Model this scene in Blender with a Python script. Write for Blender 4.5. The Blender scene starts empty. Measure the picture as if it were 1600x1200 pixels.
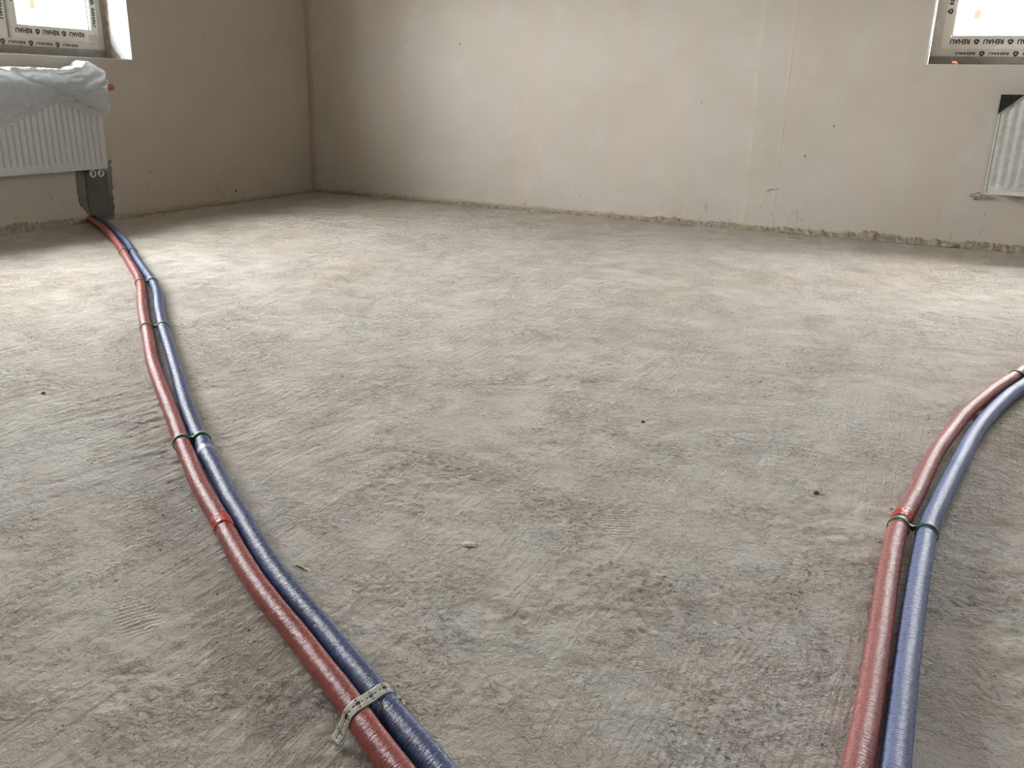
import bpy, bmesh, math, random
import numpy as np
from mathutils import Vector, Matrix, noise as mnoise
from mathutils.geometry import delaunay_2d_cdt

# ---------------------------------------------------------------- camera, sky, exposure
scene = bpy.context.scene
COL = scene.collection
cam_data = bpy.data.cameras.new('camera')
cam_data.sensor_width = 36.0
cam_data.lens = 1369.73 * 36.0 / 1600.0
cam_data.clip_start = 0.02
cam = bpy.data.objects.new('camera', cam_data)
COL.objects.link(cam)
cam.matrix_world = Matrix((
    (0.89753604, -0.15969586, 0.41100644, 4.27934),
    (0.44029457, 0.27412632, -0.85498272, -5.386945),
    (0.02386952, 0.94834171, 0.31635147, 0.75),
    (0, 0, 0, 1)))
scene.camera = cam
vs = scene.view_settings
vs.view_transform = 'Standard'
vs.look = 'None'
vs.gamma = 1.0
vs.use_curve_mapping = False
vs.exposure = 0.0

world = bpy.data.worlds.new('overcast_sky')
scene.world = world
world.use_nodes = True
wn, wl = world.node_tree.nodes, world.node_tree.links
wn.clear()
w_out = wn.new('ShaderNodeOutputWorld')
w_bg = wn.new('ShaderNodeBackground')
w_tc = wn.new('ShaderNodeTexCoord')
w_sep = wn.new('ShaderNodeSeparateXYZ')
w_ramp = wn.new('ShaderNodeValToRGB')
w_map = wn.new('ShaderNodeMapRange')
w_map.inputs['From Min'].default_value = -1.0
w_map.inputs['From Max'].default_value = 1.0
wl.new(w_tc.outputs['Generated'], w_sep.inputs[0])
wl.new(w_sep.outputs['Z'], w_map.inputs['Value'])
wl.new(w_map.outputs[0], w_ramp.inputs[0])
e = w_ramp.color_ramp.elements          # overcast sky: brighter to the zenith, grey snowy ground below
e[0].position = 0.0; e[0].color = (0.17, 0.165, 0.155, 1)
e[1].position = 1.0; e[1].color = (0.86, 0.888, 0.925, 1)
for pos, c in ((0.495, (0.20, 0.195, 0.185, 1)), (0.505, (0.765, 0.79, 0.815, 1))):
    k = e.new(pos); k.color = c
w_bg.inputs['Strength'].default_value = 46.5
wl.new(w_ramp.outputs[0], w_bg.inputs[0])
wl.new(w_bg.outputs[0], w_out.inputs[0])

sun = bpy.data.lights.new('veiled_sun', 'SUN')      # sun behind thin cloud: wide, soft disc
sun.energy = 0.25; sun.angle = math.radians(16); sun.color = (1.0, 0.985, 0.95)
sun_o = bpy.data.objects.new('veiled_sun', sun); COL.objects.link(sun_o)
sun_o.rotation_euler = Vector((0.92, 1.571, -0.40)).to_track_quat('-Z', 'Y').to_euler()
scene.cycles.use_adaptive_sampling = True
scene.cycles.adaptive_threshold = 0.03
scene.cycles.max_bounces = 8
scene.cycles.diffuse_bounces = 4
scene.cycles.glossy_bounces = 3
scene.cycles.transmission_bounces = 3

def portal(name, loc, rot, sx, sy):
    l = bpy.data.lights.new(name, 'AREA')
    l.shape = 'RECTANGLE'; l.size = sx; l.size_y = sy
    l.cycles.is_portal = True
    o = bpy.data.objects.new(name, l); COL.objects.link(o)
    o.location = loc; o.rotation_euler = rot
portal('window_portal', (-0.275, -2.935, 1.60), (0, -math.pi/2, 0), 1.5, 2.8)
portal('window_portal', (5.016, 0.275, 1.67), (-math.pi/2, 0, 0), 2.0, 1.5)

rnd = random.Random(7)

# ---------------------------------------------------------------- helpers
def prop(o, label=None, cat=None, group=None, kind=None):
    if label: o['label'] = label
    if cat: o['category'] = cat
    if group: o['group'] = group
    if kind: o['kind'] = kind
    return o

def empty(name, loc=(0, 0, 0), parent=None):
    o = bpy.data.objects.new(name, None)
    o.empty_display_size = 0.05
    COL.objects.link(o)
    o.location = loc
    if parent: o.parent = parent
    bpy.context.view_layer.update() if False else None
    return o

def origin_of(o):
    v = Vector((0, 0, 0))
    while o is not None:
        v += o.location; o = o.parent
    return v

def link(name, me, mat, parent=None, smooth=False):
    """link a mesh given in world coordinates; its parents carry only translations"""
    o = bpy.data.objects.new(name, me)
    if mat: me.materials.append(mat)
    if parent is not None:
        o.parent = parent
        o.location = -origin_of(parent)
    COL.objects.link(o)
    if smooth:
        me.polygons.foreach_set('use_smooth', [True] * len(me.polygons))
    return o

def from_bm(name, bm, mat, parent=None, smooth=False):
    bmesh.ops.recalc_face_normals(bm, faces=bm.faces)
    me = bpy.data.meshes.new(name); bm.to_mesh(me); bm.free()
    return link(name, me, mat, parent, smooth)

def from_lists(name, verts, faces, mat, parent=None, smooth=False, uv=None):
    me = bpy.data.meshes.new(name); me.from_pydata(verts, [], faces)
    if uv is not None:
        l = me.uv_layers.new(name='UVMap')
        vi = np.empty(len(me.loops), dtype=np.int32); me.loops.foreach_get('vertex_index', vi)
        l.data.foreach_set('uv', np.asarray(uv, dtype=np.float32)[vi].ravel())
    me.update()
    return link(name, me, mat, parent, smooth)

def box(bm, a, b, f=None, bevel=0.0):
    """box from corner a to corner b, points mapped by f"""
    f = f or (lambda x, y, z: (x, y, z))
    vs_ = [bm.verts.new(f(x, y, z)) for z in (a[2], b[2]) for y in (a[1], b[1]) for x in (a[0], b[0])]
    fs = [bm.faces.new([vs_[i] for i in q]) for q in ((0,1,3,2),(4,6,7,5),(0,4,5,1),(2,3,7,6),(0,2,6,4),(1,5,7,3))]
    if bevel:
        ed = list({e_ for q in fs for e_ in q.edges})
        bmesh.ops.bevel(bm, geom=ed, offset=bevel, segments=2, affect='EDGES', clamp_overlap=True)

def part_box(name, a, b, mat, parent=None, f=None, bevel=0.0):
    bm = bmesh.new(); box(bm, a, b, f, bevel)
    return from_bm(name, bm, mat, parent)

def cyl(bm, c, axis, r, h, seg=20, r2=None):
    axis = Vector(axis).normalized()
    q = Vector((0, 0, 1)).rotation_difference(axis).to_matrix().to_4x4()
    bmesh.ops.create_cone(bm, cap_ends=True, segments=seg, radius1=r, radius2=r if r2 is None else r2, depth=h,
                          matrix=Matrix.Translation(Vector(c)) @ q)

# ---------------------------------------------------------------- node materials
class NT:
    def __init__(s, name):
        s.m = bpy.data.materials.new(name); s.m.use_nodes = True
        s.n, s.l = s.m.node_tree.nodes, s.m.node_tree.links
        s.n.clear()
        s.out = s.n.new('ShaderNodeOutputMaterial')
        s.b = s.n.new('ShaderNodeBsdfPrincipled')
        s.l.new(s.b.outputs[0], s.out.inputs[0])
        s.tc = s.n.new('ShaderNodeTexCoord')
    def put(s, sock, v):
        if isinstance(v, bpy.types.NodeSocket): s.l.new(v, sock)
        elif v is not None:
            sock.default_value = v
    def pos(s, scale=(1, 1, 1), rot=(0, 0, 0), loc=(0, 0, 0), src='Object', vec=None):
        m = s.n.new('ShaderNodeMapping')
        m.inputs['Scale'].default_value = scale; m.inputs['Rotation'].default_value = rot
        m.inputs['Location'].default_value = loc
        s.l.new(vec if vec is not None else s.tc.outputs[src], m.inputs[0]); return m.outputs[0]
    def noise(s, vec, scale, detail=4, rough=0.5, dist=0.0, lac=2.0):
        t = s.n.new('ShaderNodeTexNoise')
        s.l.new(vec, t.inputs['Vector']); t.inputs['Scale'].default_value = scale
        t.inputs['Detail'].default_value = detail; t.inputs['Roughness'].default_value = rough
        t.inputs['Distortion'].default_value = dist; t.inputs['Lacunarity'].default_value = lac
        return t.outputs[0]
    def voro(s, vec, scale, feature='F1', rnd_=1.0):
        t = s.n.new('ShaderNodeTexVoronoi'); t.feature = feature
        s.l.new(vec, t.inputs['Vector']); t.inputs['Scale'].default_value = scale
        t.inputs['Randomness'].default_value = rnd_
        return t.outputs['Distance']
    def ramp(s, v, *stops):
        r = s.n.new('ShaderNodeValToRGB'); s.l.new(v, r.inputs[0])
        el = r.color_ramp.elements
        while len(el) < len(stops): el.new(0.5)
        for k, (p_, c) in zip(el, stops):
            k.position = p_; k.color = (c, c, c, 1) if isinstance(c, (int, float)) else (*c, 1)
        return r.outputs[0]
    def math(s, op, a, b=None, c=None, clamp=False):
        m = s.n.new('ShaderNodeMath'); m.operation = op; m.use_clamp = clamp
        s.put(m.inputs[0], a)
        if b is not None: s.put(m.inputs[1], b)
        if c is not None: s.put(m.inputs[2], c)
        return m.outputs[0]
    def mix(s, f, a, b, mode='MIX'):
        m = s.n.new('ShaderNodeMix'); m.data_type = 'RGBA'; m.blend_type = mode
        s.put(m.inputs[0], f)
        for i, v in ((6, a), (7, b)):
            if isinstance(v, tuple): v = (*v, 1)
            s.put(m.inputs[i], v)
        return m.outputs[2]
    def sep(s, v):
        t = s.n.new('ShaderNodeSeparateXYZ'); s.l.new(v, t.inputs[0]); return t.outputs
    def bump(s, h, strength=0.5, dist=0.002, normal=None):
        b = s.n.new('ShaderNodeBump'); b.inputs['Strength'].default_value = strength
        b.inputs['Distance'].default_value = dist; s.l.new(h, b.inputs['Height'])
        if normal is not None: s.l.new(normal, b.inputs['Normal'])
        return b.outputs[0]
    def done(s, color=None, rough=None, normal=None, metal=None, **kw):
        if isinstance(color, tuple): color = (*color, 1)
        s.put(s.b.inputs['Base Color'], color)
        s.put(s.b.inputs['Roughness'], rough); s.put(s.b.inputs['Metallic'], metal)
        if normal is not None: s.l.new(normal, s.b.inputs['Normal'])
        for k, v in kw.items(): s.put(s.b.inputs[k.replace('_', ' ')], v)
        return s.m

def mat_floor():
    t = NT('cement_screed')
    o = t.tc.outputs['Object']
    big = t.noise(o, 0.9, 3, 0.5, 0.6)
    mid = t.noise(o, 6.0, 5, 0.6, 0.8)
    fine = t.noise(o, 90.0, 6, 0.62)
    vfine = t.noise(o, 420.0, 3, 0.7)
    warp = t.mix(0.06, o, t.noise(o, 1.7, 2), 'ADD')
    strk = t.noise(t.pos((60, 2.2, 1), (0, 0, math.radians(-15)), vec=warp), 1.0, 4, 0.6)
    strk2 = t.noise(t.pos((75, 2.6, 1), (0, 0, math.radians(-62)), vec=warp), 1.0, 4, 0.6)
    col = t.mix(t.ramp(big, (0.36, 0.0), (0.66, 1.0)), FLOOR_A, FLOOR_B)
    col = t.mix(t.ramp(mid, (0.46, 0.0), (0.78, 0.55)), col, FLOOR_C)
    col = t.mix(t.ramp(t.noise(t.pos(loc=(3, 7, 1)), 3.3, 5, 0.6, 0.4), (0.50, 0.0), (0.75, 0.6)), col, FLOOR_D)
    pm = t.ramp(t.noise(t.pos(loc=(1, 4, 0)), 4.2, 5, 0.65, 0.8), (0.42, 0.12), (0.64, 1.0))
    pm2 = t.ramp(t.noise(t.pos(loc=(7, 1, 0)), 11.0, 4, 0.6, 0.6), (0.40, 0.1), (0.62, 1.0))
    col = t.mix(t.math('MULTIPLY', t.ramp(fine, (0.36, 0.85), (0.48, 0.0)), pm), col, (0.23, 0.18, 0.135))  # crevice darkness painted into the colour, following the fine relief
    col = t.mix(t.math('MULTIPLY', t.ramp(vfine, (0.40, 0.6), (0.5, 0.0)), pm2), col, (0.27, 0.23, 0.175))  # finest hollows darkened in the colour likewise
    sme = t.noise(t.pos((14, 3.0, 1), (0, 0, math.radians(55)), (3, 3, 0)), 1.0, 5, 0.62, 0.9)
    col = t.mix(t.ramp(sme, (0.52, 0.0), (0.70, 0.55)), col, (0.63, 0.60, 0.555))
    col = t.mix(t.ramp(t.noise(t.pos((5, 16, 1), (0, 0, math.radians(25)), (8, 3, 0)), 1.0, 5, 0.62, 0.9), (0.54, 0.0), (0.72, 0.6)), col, (0.43, 0.36, 0.285))
    # thin smears of pale dust and sparse dark specks
    col = t.mix(t.ramp(t.noise(t.pos(loc=(9, 2, 0)), 9.0, 6, 0.65, 1.2), (0.56, 0.0), (0.74, 0.5)), col, (0.60, 0.59, 0.56))
    spk = t.voro(o, 26.0)
    col = t.mix(t.ramp(spk, (0.045, 0.75), (0.075, 0.0)), col, (0.13, 0.10, 0.075))
    spk2 = t.voro(t.pos(loc=(5, 3, 0)), 60.0)
    col = t.mix(t.ramp(spk2, (0.07, 0.6), (0.12, 0.0)), col, (0.19, 0.15, 0.11))
    # relief: short scarps, trowel lines and grain
    patch = t.ramp(t.noise(t.pos(loc=(1, 4, 0)), 2.6, 3, 0.5, 0.5), (0.42, 0.25), (0.62, 1.0))
    scarp = t.ramp(t.noise(warp, 34.0, 6, 0.62, 1.4), (0.42, 0.0), (0.50, 0.85), (0.62, 1.0))
    scarp2 = t.ramp(t.noise(t.pos((1, 1, 1), (0, 0, 0.7), (2, 8, 0)), 75.0, 5, 0.6, 0.9), (0.40, 0.0), (0.50, 1.0))
    px = t.sep(o)
    sm1 = t.math('MULTIPLY', t.ramp(t.noise(t.pos(loc=(6, 6, 0)), 1.5, 2), (0.40, 0.0), (0.56, 1.0)), strk)
    sm2 = t.math('MULTIPLY', t.ramp(t.noise(t.pos(loc=(2, 9, 0)), 1.1, 2), (0.52, 0.0), (0.62, 1.0)), strk2)
    h = t.math('MULTIPLY', scarp, t.math('MULTIPLY', patch, t.math('MULTIPLY_ADD', pm, 1.1, 0.25)))
    h = t.math('MULTIPLY_ADD', t.math('MULTIPLY', scarp2, pm2), 0.6, h)
    h = t.math('MULTIPLY_ADD', sm1, 1.9, h)
    h = t.math('MULTIPLY_ADD', sm2, 1.7, h)
    h = t.math('MULTIPLY_ADD', t.math('MULTIPLY', fine, pm), 1.3, h)
    h = t.math('MULTIPLY_ADD', fine, 0.35, h)
    h = t.math('MULTIPLY_ADD', vfine, 0.55, h)
    # notched comb marks beside the shorter pipe pair
    cmb = t.math('SINE', t.math('MULTIPLY', t.math('ADD', px[0], t.math('MULTIPLY', t.noise(t.pos((1, 1, 0)), 2.2, 2), 0.05)), 2 * math.pi / 0.0095))
    rx = t.math('MULTIPLY', t.math('SUBTRACT', px[0], 4.12), 1 / 0.20); ry = t.math('MULTIPLY', t.math('SUBTRACT', px[1], -4.45), 1 / 0.26)
    rr = t.math('ADD', t.math('MULTIPLY', rx, rx), t.math('MULTIPLY', ry, ry))
    rm = t.ramp(t.math('ADD', rr, t.math('MULTIPLY', t.math('SUBTRACT', mid, 0.5), 2.5)), (0.5, 1.0), (1.0, 0.0))
    h = t.math('MULTIPLY_ADD', t.math('MULTIPLY', cmb, rm), 0.09, h)
    # boot tread marks pressed into the dust
    for (cx, cy, ang) in ((3.306, -4.618, 0.5), (3.829, -3.984, 1.2), (4.128, -4.286, 0.2), (3.42, -3.35, 0.9), (2.9, -3.0, 0.4)):
        v = t.pos((1, 1, 1), (0, 0, 0), (-cx, -cy, 0))
        v = t.pos((1, 1, 1), (0, 0, ang), vec=v)
        g = t.sep(v)
        d = t.math('ADD', t.math('POWER', t.math('MULTIPLY', g[0], 1 / 0.055), 2.0), t.math('POWER', t.math('MULTIPLY', g[1], 1 / 0.035), 2.0))
        m = t.ramp(t.math('MULTIPLY', d, t.math('ADD', mid, 0.5)), (0.6, 1.0), (1.0, 0.0))
        w = t.math('SINE', t.math('MULTIPLY', g[0], 620.0))
        h = t.math('MULTIPLY_ADD', t.math('MULTIPLY', m, w), 0.20, h)
    n = t.bump(h, FLOOR_BUMP, 0.0048)
    return t.done(col, 0.92, n, Specular_IOR_Level=0.25)

FLOOR_A, FLOOR_B = (0.60, 0.54, 0.465), (0.62, 0.585, 0.535)
FLOOR_C, FLOOR_D = (0.445, 0.372, 0.305), (0.53, 0.445, 0.36)
FLOOR_BUMP = 1.0

def mat_wall(name, axis, base, base2, seams=()):
    """raw gypsum plaster; axis = 0 when the wall runs along x, 1 when it runs along y"""
    t = NT(name)
    o = t.tc.outputs['Object']
    g = t.sep(o)
    s, z = g[axis], g[2]
    nz = t.noise(o, 2.0, 5, 0.55, 0.5)
    col = t.mix(t.ramp(nz, (0.3, 0.0), (0.7, 1.0)), base, base2)
    tall = t.noise(t.pos((3.0, 3.0, 0.5)), 1.6, 5, 0.6, 0.4)
    col = t.mix(t.ramp(tall, (0.52, 0.0), (0.72, 0.5)), col, (base[0] * 1.03, base[1] * 0.95, base[2] * 0.88))
    col = t.mix(t.ramp(t.noise(t.pos((1, 1, 1), loc=(4, 4, 4)), 5.0, 6, 0.6, 0.3), (0.55, 0.0), (0.7, 0.35)), col, (base[0] * 1.1, base[1] * 1.12, base[2] * 1.15))
    # small pits and scuffs
    pit = t.voro(t.pos((1, 1, 0.8)), 5.5)
    pitm = t.ramp(pit, (0.022, 0.8), (0.04, 0.0))
    col = t.mix(pitm, col, (0.16, 0.12, 0.09))
    low = t.ramp(t.math('ADD', z, t.math('MULTIPLY', nz, 0.25)), (0.12, 1.0), (0.42, 0.0))
    scuff = t.math('MULTIPLY', low, t.ramp(t.noise(t.pos((1, 1, 0.6)), 26.0, 5, 0.6, 0.6), (0.60, 0.0), (0.68, 0.8)))
    col = t.mix(scuff, col, (base[0] * 0.62, base[1] * 0.58, base[2] * 0.5))
    # soiled, crumbling foot of the wall
    foot = t.ramp(t.math('ADD', z, t.math('MULTIPLY', t.noise(o, 22.0, 5, 0.65), 0.05)), (0.040, 0.9), (0.060, 0.0))
    col = t.mix(foot, col, t.mix(t.ramp(t.noise(o, 110.0, 3, 0.7), (0.4, 0.0), (0.55, 1.0)), (0.24, 0.19, 0.13), (0.48, 0.41, 0.31)))
    # rough brownish joint in the corner of the room
    jn = t.math('MULTIPLY_ADD', t.math('SUBTRACT', t.noise(t.pos((1, 1, 1)), 5.0, 6, 0.7), 0.5), 0.11, t.math('ABSOLUTE', s))
    joint = t.ramp(jn, (CORNER_W * 0.7, 0.85), (CORNER_W, 0.0))
    col = t.mix(joint, col, (base[0] * 0.82, base[1] * 0.74, base[2] * 0.66))
    h = t.math('MULTIPLY', t.noise(t.pos((1, 1, 0.5)), 7.0, 5, 0.6, 0.4), 2.6)
    h = t.math('MULTIPLY_ADD', t.noise(o, 60.0, 4, 0.6), 0.18, h)
    h = t.math('MULTIPLY_ADD', pitm, -0.9, h)
    h = t.math('MULTIPLY_ADD', scuff, -0.5, h)
    h = t.math('MULTIPLY_ADD', joint, t.noise(o, 40.0, 4, 0.7), h)
    for (sx, w_) in seams:      # trowelled vertical seams between plaster passes
        wob = t.math('MULTIPLY', t.math('SUBTRACT', t.noise(t.pos((0.01, 0.01, 1), loc=(sx, 0, 0)), 3.0, 4, 0.6), 0.5), 0.035)
        dd = t.math('ABSOLUTE', t.math('SUBTRACT', t.math('ADD', s, wob), sx))
        ln = t.math('MULTIPLY', t.ramp(dd, (0.0, 1.0), (w_, 0.0)), t.ramp(t.noise(t.pos((1, 1, 1.0), loc=(0, 3, sx)), 9.0, 4, 0.6), (0.42, 0.0), (0.55, 1.0)))
        h = t.math('MULTIPLY_ADD', ln, 1.5, h)
        col = t.mix(t.math('MULTIPLY', ln, 0.4), col, (base[0] * 1.12, base[1] * 1.08, base[2] * 1.0))
    return t.done(col, 0.88, t.bump(h, 0.55, 0.003), Specular_IOR_Level=0.25)
CORNER_W = 0.036

def mat_plain(name, color, rough=0.5, metal=0.0, var=0.06, scale=30.0, bump=0.0, bscale=80.0, **kw):
    t = NT(name)
    n = t.noise(t.tc.outputs['Object'], scale, 4, 0.6)
    c2 = tuple(max(0.0, c * (1 - var * 3)) for c in color)
    col = t.mix(t.ramp(n, (0.35, 0.0), (0.75, 1.0)), color, c2)
    nm = t.bump(t.noise(t.tc.outputs['Object'], bscale, 4, 0.6), bump, 0.002) if bump else None
    return t.done(col, rough, nm, metal, **kw)

def mat_pipe(name, color, dark, dust_amt):
    """foil-skinned foam sleeve with fine crosswise wrinkles and building dust settled on top"""
    t = NT(name)
    uv = t.tc.outputs['UV']
    wr = t.noise(t.pos((300, 6, 1), vec=uv), 1.0, 3, 0.6, 0.25)
    wr2 = t.noise(t.pos((620, 22, 1), vec=uv), 1.0, 2, 0.6)
    bl = t.noise(t.pos((7, 3, 1), vec=uv), 1.0, 4, 0.6)
    col = t.mix(t.ramp(bl, (0.35, 0.0), (0.7, 1.0)), color, dark)
    col = t.mix(t.ramp(wr, (0.40, 0.35), (0.55, 0.0)), col, dark)
    ge = t.n.new('ShaderNodeNewGeometry')
    nz = t.sep(ge.outputs['Normal'])[2]
    up = t.ramp(nz, (0.25, 0.0), (0.95, 1.0))
    dn = t.ramp(t.noise(t.pos((150, 18, 1), vec=uv), 1.0, 6, 0.75), (0.36, 0.0), (0.75, 1.0))
    patchy = t.ramp(t.noise(t.pos((2.2, 1.0, 1), loc=(3, 3, 0), vec=uv), 1.0, 3, 0.5), (0.25, 0.35), (0.75, 1.0))
    d = t.math('MULTIPLY', t.math('MULTIPLY', up, dn), t.math('MULTIPLY', patchy, dust_amt), clamp=True)
    speck = t.ramp(t.noise(t.pos((520, 60, 1), vec=uv), 1.0, 2, 0.6), (0.60, 0.0), (0.72, 0.35))
    d2 = t.math('MAXIMUM', d, t.math('MULTIPLY', speck, t.math('MULTIPLY_ADD', up, 0.7 * min(1.0, dust_amt * 2), 0.12)))
    col = t.mix(d2, col, (0.50, 0.45, 0.41))
    rough = t.math('MULTIPLY_ADD', d2, 0.50, 0.24)
    h = t.math('MULTIPLY_ADD', wr2, 0.35, wr)
    return t.done(col, rough, t.bump(h, 1.0, 0.0024), Specular_IOR_Level=0.5)

def mat_film(name, color, trans, rough, wrinkle):
    t = NT(name)
    o = t.tc.outputs['Object']
    n = t.noise(o, 14.0, 5, 0.6, 0.8)
    h = t.math('MULTIPLY_ADD', t.noise(o, 60.0, 3, 0.6, 0.5), 0.3, n)
    m = t.done(color, rough, t.bump(h, wrinkle, 0.01), Specular_IOR_Level=0.6)
    tr = t.n.new('ShaderNodeBsdfTransparent')
    tl = t.n.new('ShaderNodeBsdfTranslucent'); tl.inputs[0].default_value = (*color, 1)
    m1 = t.n.new('ShaderNodeMixShader'); m1.inputs[0].default_value = 0.4
    m2 = t.n.new('ShaderNodeMixShader')
    t.l.new(t.math('MULTIPLY', t.ramp(n, (0.3, 1.3), (0.8, 0.5)), trans), m2.inputs[0])
    t.l.new(t.b.outputs[0], m1.inputs[1]); t.l.new(tl.outputs[0], m1.inputs[2])
    t.l.new(m1.outputs[0], m2.inputs[1]); t.l.new(tr.outputs[0], m2.inputs[2])
    t.l.new(m2.outputs[0], t.out.inputs[0])
    return m

def mat_glass():
    t = NT('window_glass')
    t.n.remove(t.b)
    tr = t.n.new('ShaderNodeBsdfTransparent'); tr.inputs[0].default_value = (0.96, 0.96, 0.95, 1)
    gl = t.n.new('ShaderNodeBsdfGlossy'); gl.inputs['Roughness'].default_value = 0.02
    lw = t.n.new('ShaderNodeLayerWeight'); lw.inputs[0].default_value = 0.5
    fr = t.math('MULTIPLY_ADD', t.math('POWER', lw.outputs['Facing'], 5.0), 0.9, 0.03)
    mx = t.n.new('ShaderNodeMixShader')
    t.l.new(fr, mx.inputs[0]); t.l.new(tr.outputs[0], mx.inputs[1]); t.l.new(gl.outputs[0], mx.inputs[2])
    t.l.new(mx.outputs[0], t.out.inputs[0])
    return t.m

def mat_sticker():
    t = NT('paper_sticker')
    t.done((0.80, 0.74, 0.66), 0.7)
    tl = t.n.new('ShaderNodeBsdfTranslucent'); tl.inputs[0].default_value = (0.13, 0.12, 0.10, 1)
    ad = t.n.new('ShaderNodeAddShader')
    t.l.new(t.b.outputs[0], ad.inputs[0]); t.l.new(tl.outputs[0], ad.inputs[1]); t.l.new(ad.outputs[0], t.out.inputs[0])
    return t.m

M_floor = mat_floor()
M_wl = mat_wall('wall_plaster_shade_in_colour', 1, (0.49, 0.445, 0.39), (0.455, 0.415, 0.36))  # same plaster as wall_back; this wall's shade is put into the darker colour
M_wb = mat_wall('wall_plaster_light_in_colour', 0, (0.58, 0.54, 0.485), (0.53, 0.482, 0.422), ((3.205, 0.030), (3.372, 0.012)))  # same plaster as wall_left; the side light is put into the paler colour
M_wo = mat_plain('plaster_far', (0.56, 0.51, 0.44), 0.9)
M_ceil = mat_plain('ceiling_concrete', (0.52, 0.50, 0.46), 0.9)
M_white_pl = mat_plain('white_gypsum', (0.58, 0.58, 0.565), 0.85, var=0.03, bump=0.2)
M_dirty_pl = mat_plain('soiled_gypsum', (0.42, 0.36, 0.29), 0.9, var=0.2, scale=25, bump=0.5)
M_mortar = mat_plain('grey_mortar', (0.21, 0.20, 0.18), 0.9, var=0.12, scale=14, bump=0.5)
M_mortar_dk = mat_plain('dark_mortar', (0.125, 0.12, 0.105), 0.9, var=0.08, scale=14, bump=0.3)
M_filmframe = mat_plain('printed_protective_film', (0.70, 0.69, 0.65), 0.42, var=0.05, scale=20, bump=0.25, bscale=35)
M_base_prof = mat_plain('grey_base_profile', (0.30, 0.285, 0.26), 0.6, var=0.1)
M_gasket = mat_plain('black_gasket', (0.03, 0.03, 0.03), 0.6)
M_ink = mat_plain('grey_black_ink', (0.045, 0.043, 0.05), 0.6)
M_ink2 = mat_plain('faint_ink', (0.30, 0.29, 0.28), 0.6)
M_spacer = mat_plain('pane_spacer', (0.80, 0.82, 0.86), 0.3, 0.2)
M_glass = mat_glass()
M_sticker = mat_sticker()
M_pvc = mat_plain('white_pvc', (0.80, 0.80, 0.79), 0.35)
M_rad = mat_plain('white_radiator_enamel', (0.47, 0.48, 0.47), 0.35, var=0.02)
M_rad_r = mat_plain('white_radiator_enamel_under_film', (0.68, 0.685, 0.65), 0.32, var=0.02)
M_rad_in = mat_plain('radiator_inside', (0.40, 0.40, 0.39), 0.6)
M_film = mat_film('draped_plastic_film', (0.62, 0.64, 0.66), 0.26, 0.20, 1.0)
M_film2 = mat_film('thin_plastic_film', (0.72, 0.73, 0.70), 0.55, 0.22, 0.6)
M_black = mat_plain('black_plastic', (0.012, 0.012, 0.013), 0.35)
M_orange = mat_plain('orange_plastic', (0.42, 0.11, 0.05), 0.5)
M_foam = mat_plain('orange_foam', (0.90, 0.22, 0.07), 0.8, bump=0.5)
M_nickel = mat_plain('nickel', (0.5, 0.48, 0.45), 0.35, 0.9)
M_red = mat_pipe('red_pipe_sleeve', (0.36, 0.080, 0.068), (0.24, 0.048, 0.042), 0.22)
M_blue = mat_pipe('blue_pipe_sleeve', (0.062, 0.10, 0.25), (0.028, 0.045, 0.115), 0.30)
M_red2 = mat_pipe('dusty_red_pipe_sleeve', (0.47, 0.125, 0.12), (0.33, 0.085, 0.08), 0.6)
M_blue2 = mat_pipe('dusty_blue_pipe_sleeve', (0.12, 0.20, 0.46), (0.07, 0.12, 0.30), 0.85)
M_redtape = mat_plain('red_tape', (0.58, 0.055, 0.04), 0.34, var=0.1, bump=1.0, bscale=110)
M_bluetape = mat_plain('lavender_tape', (0.25, 0.27, 0.47), 0.35, var=0.06, bump=0.3)
M_navy = mat_plain('navy_seam', (0.02, 0.03, 0.09), 0.6)
M_green = mat_plain('green_plastic', (0.09, 0.24, 0.13), 0.38, var=0.05)
M_greenw = mat_plain('green_plastic_shade_in_colour', (0.012, 0.060, 0.030), 0.45, var=0.05)  # same green as the loops, the web's shading painted into the colour
M_zinc = mat_plain('galvanised_steel', (0.42, 0.42, 0.36), 0.6, 0.15, var=0.08, scale=60)
M_rubble = mat_plain('plaster_rubble', (0.46, 0.39, 0.30), 0.95, var=0.2, scale=20)
M_grit = mat_plain('brown_grit', (0.22, 0.17, 0.12), 0.95, var=0.2, scale=12)
M_ridge = mat_plain('crumbling_mortar', (0.42, 0.36, 0.27), 0.95, var=0.22, scale=45, bump=0.9, bscale=90)
M_lump = mat_plain('pale_plaster', (0.62, 0.58, 0.52), 0.95, var=0.06, bump=0.6)

# ---------------------------------------------------------------- room shell
RX, RY, RZ, TH = 6.7, -7.6, 2.72, 0.50          # room to x = RX, y = RY; ceiling height; outer wall thickness
WL = dict(s0=1.571, s1=4.20, z0=0.87, z1=2.12)   # opening in wall_left, s = -y
WB = dict(s0=4.066, s1=5.95, z0=0.939, z1=2.20)  # opening in wall_back, s = x
mapL = lambda s, d, z: (-d, -s, z)               # s along the wall, d outwards
mapB = lambda s, d, z: (s, d, z)

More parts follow.
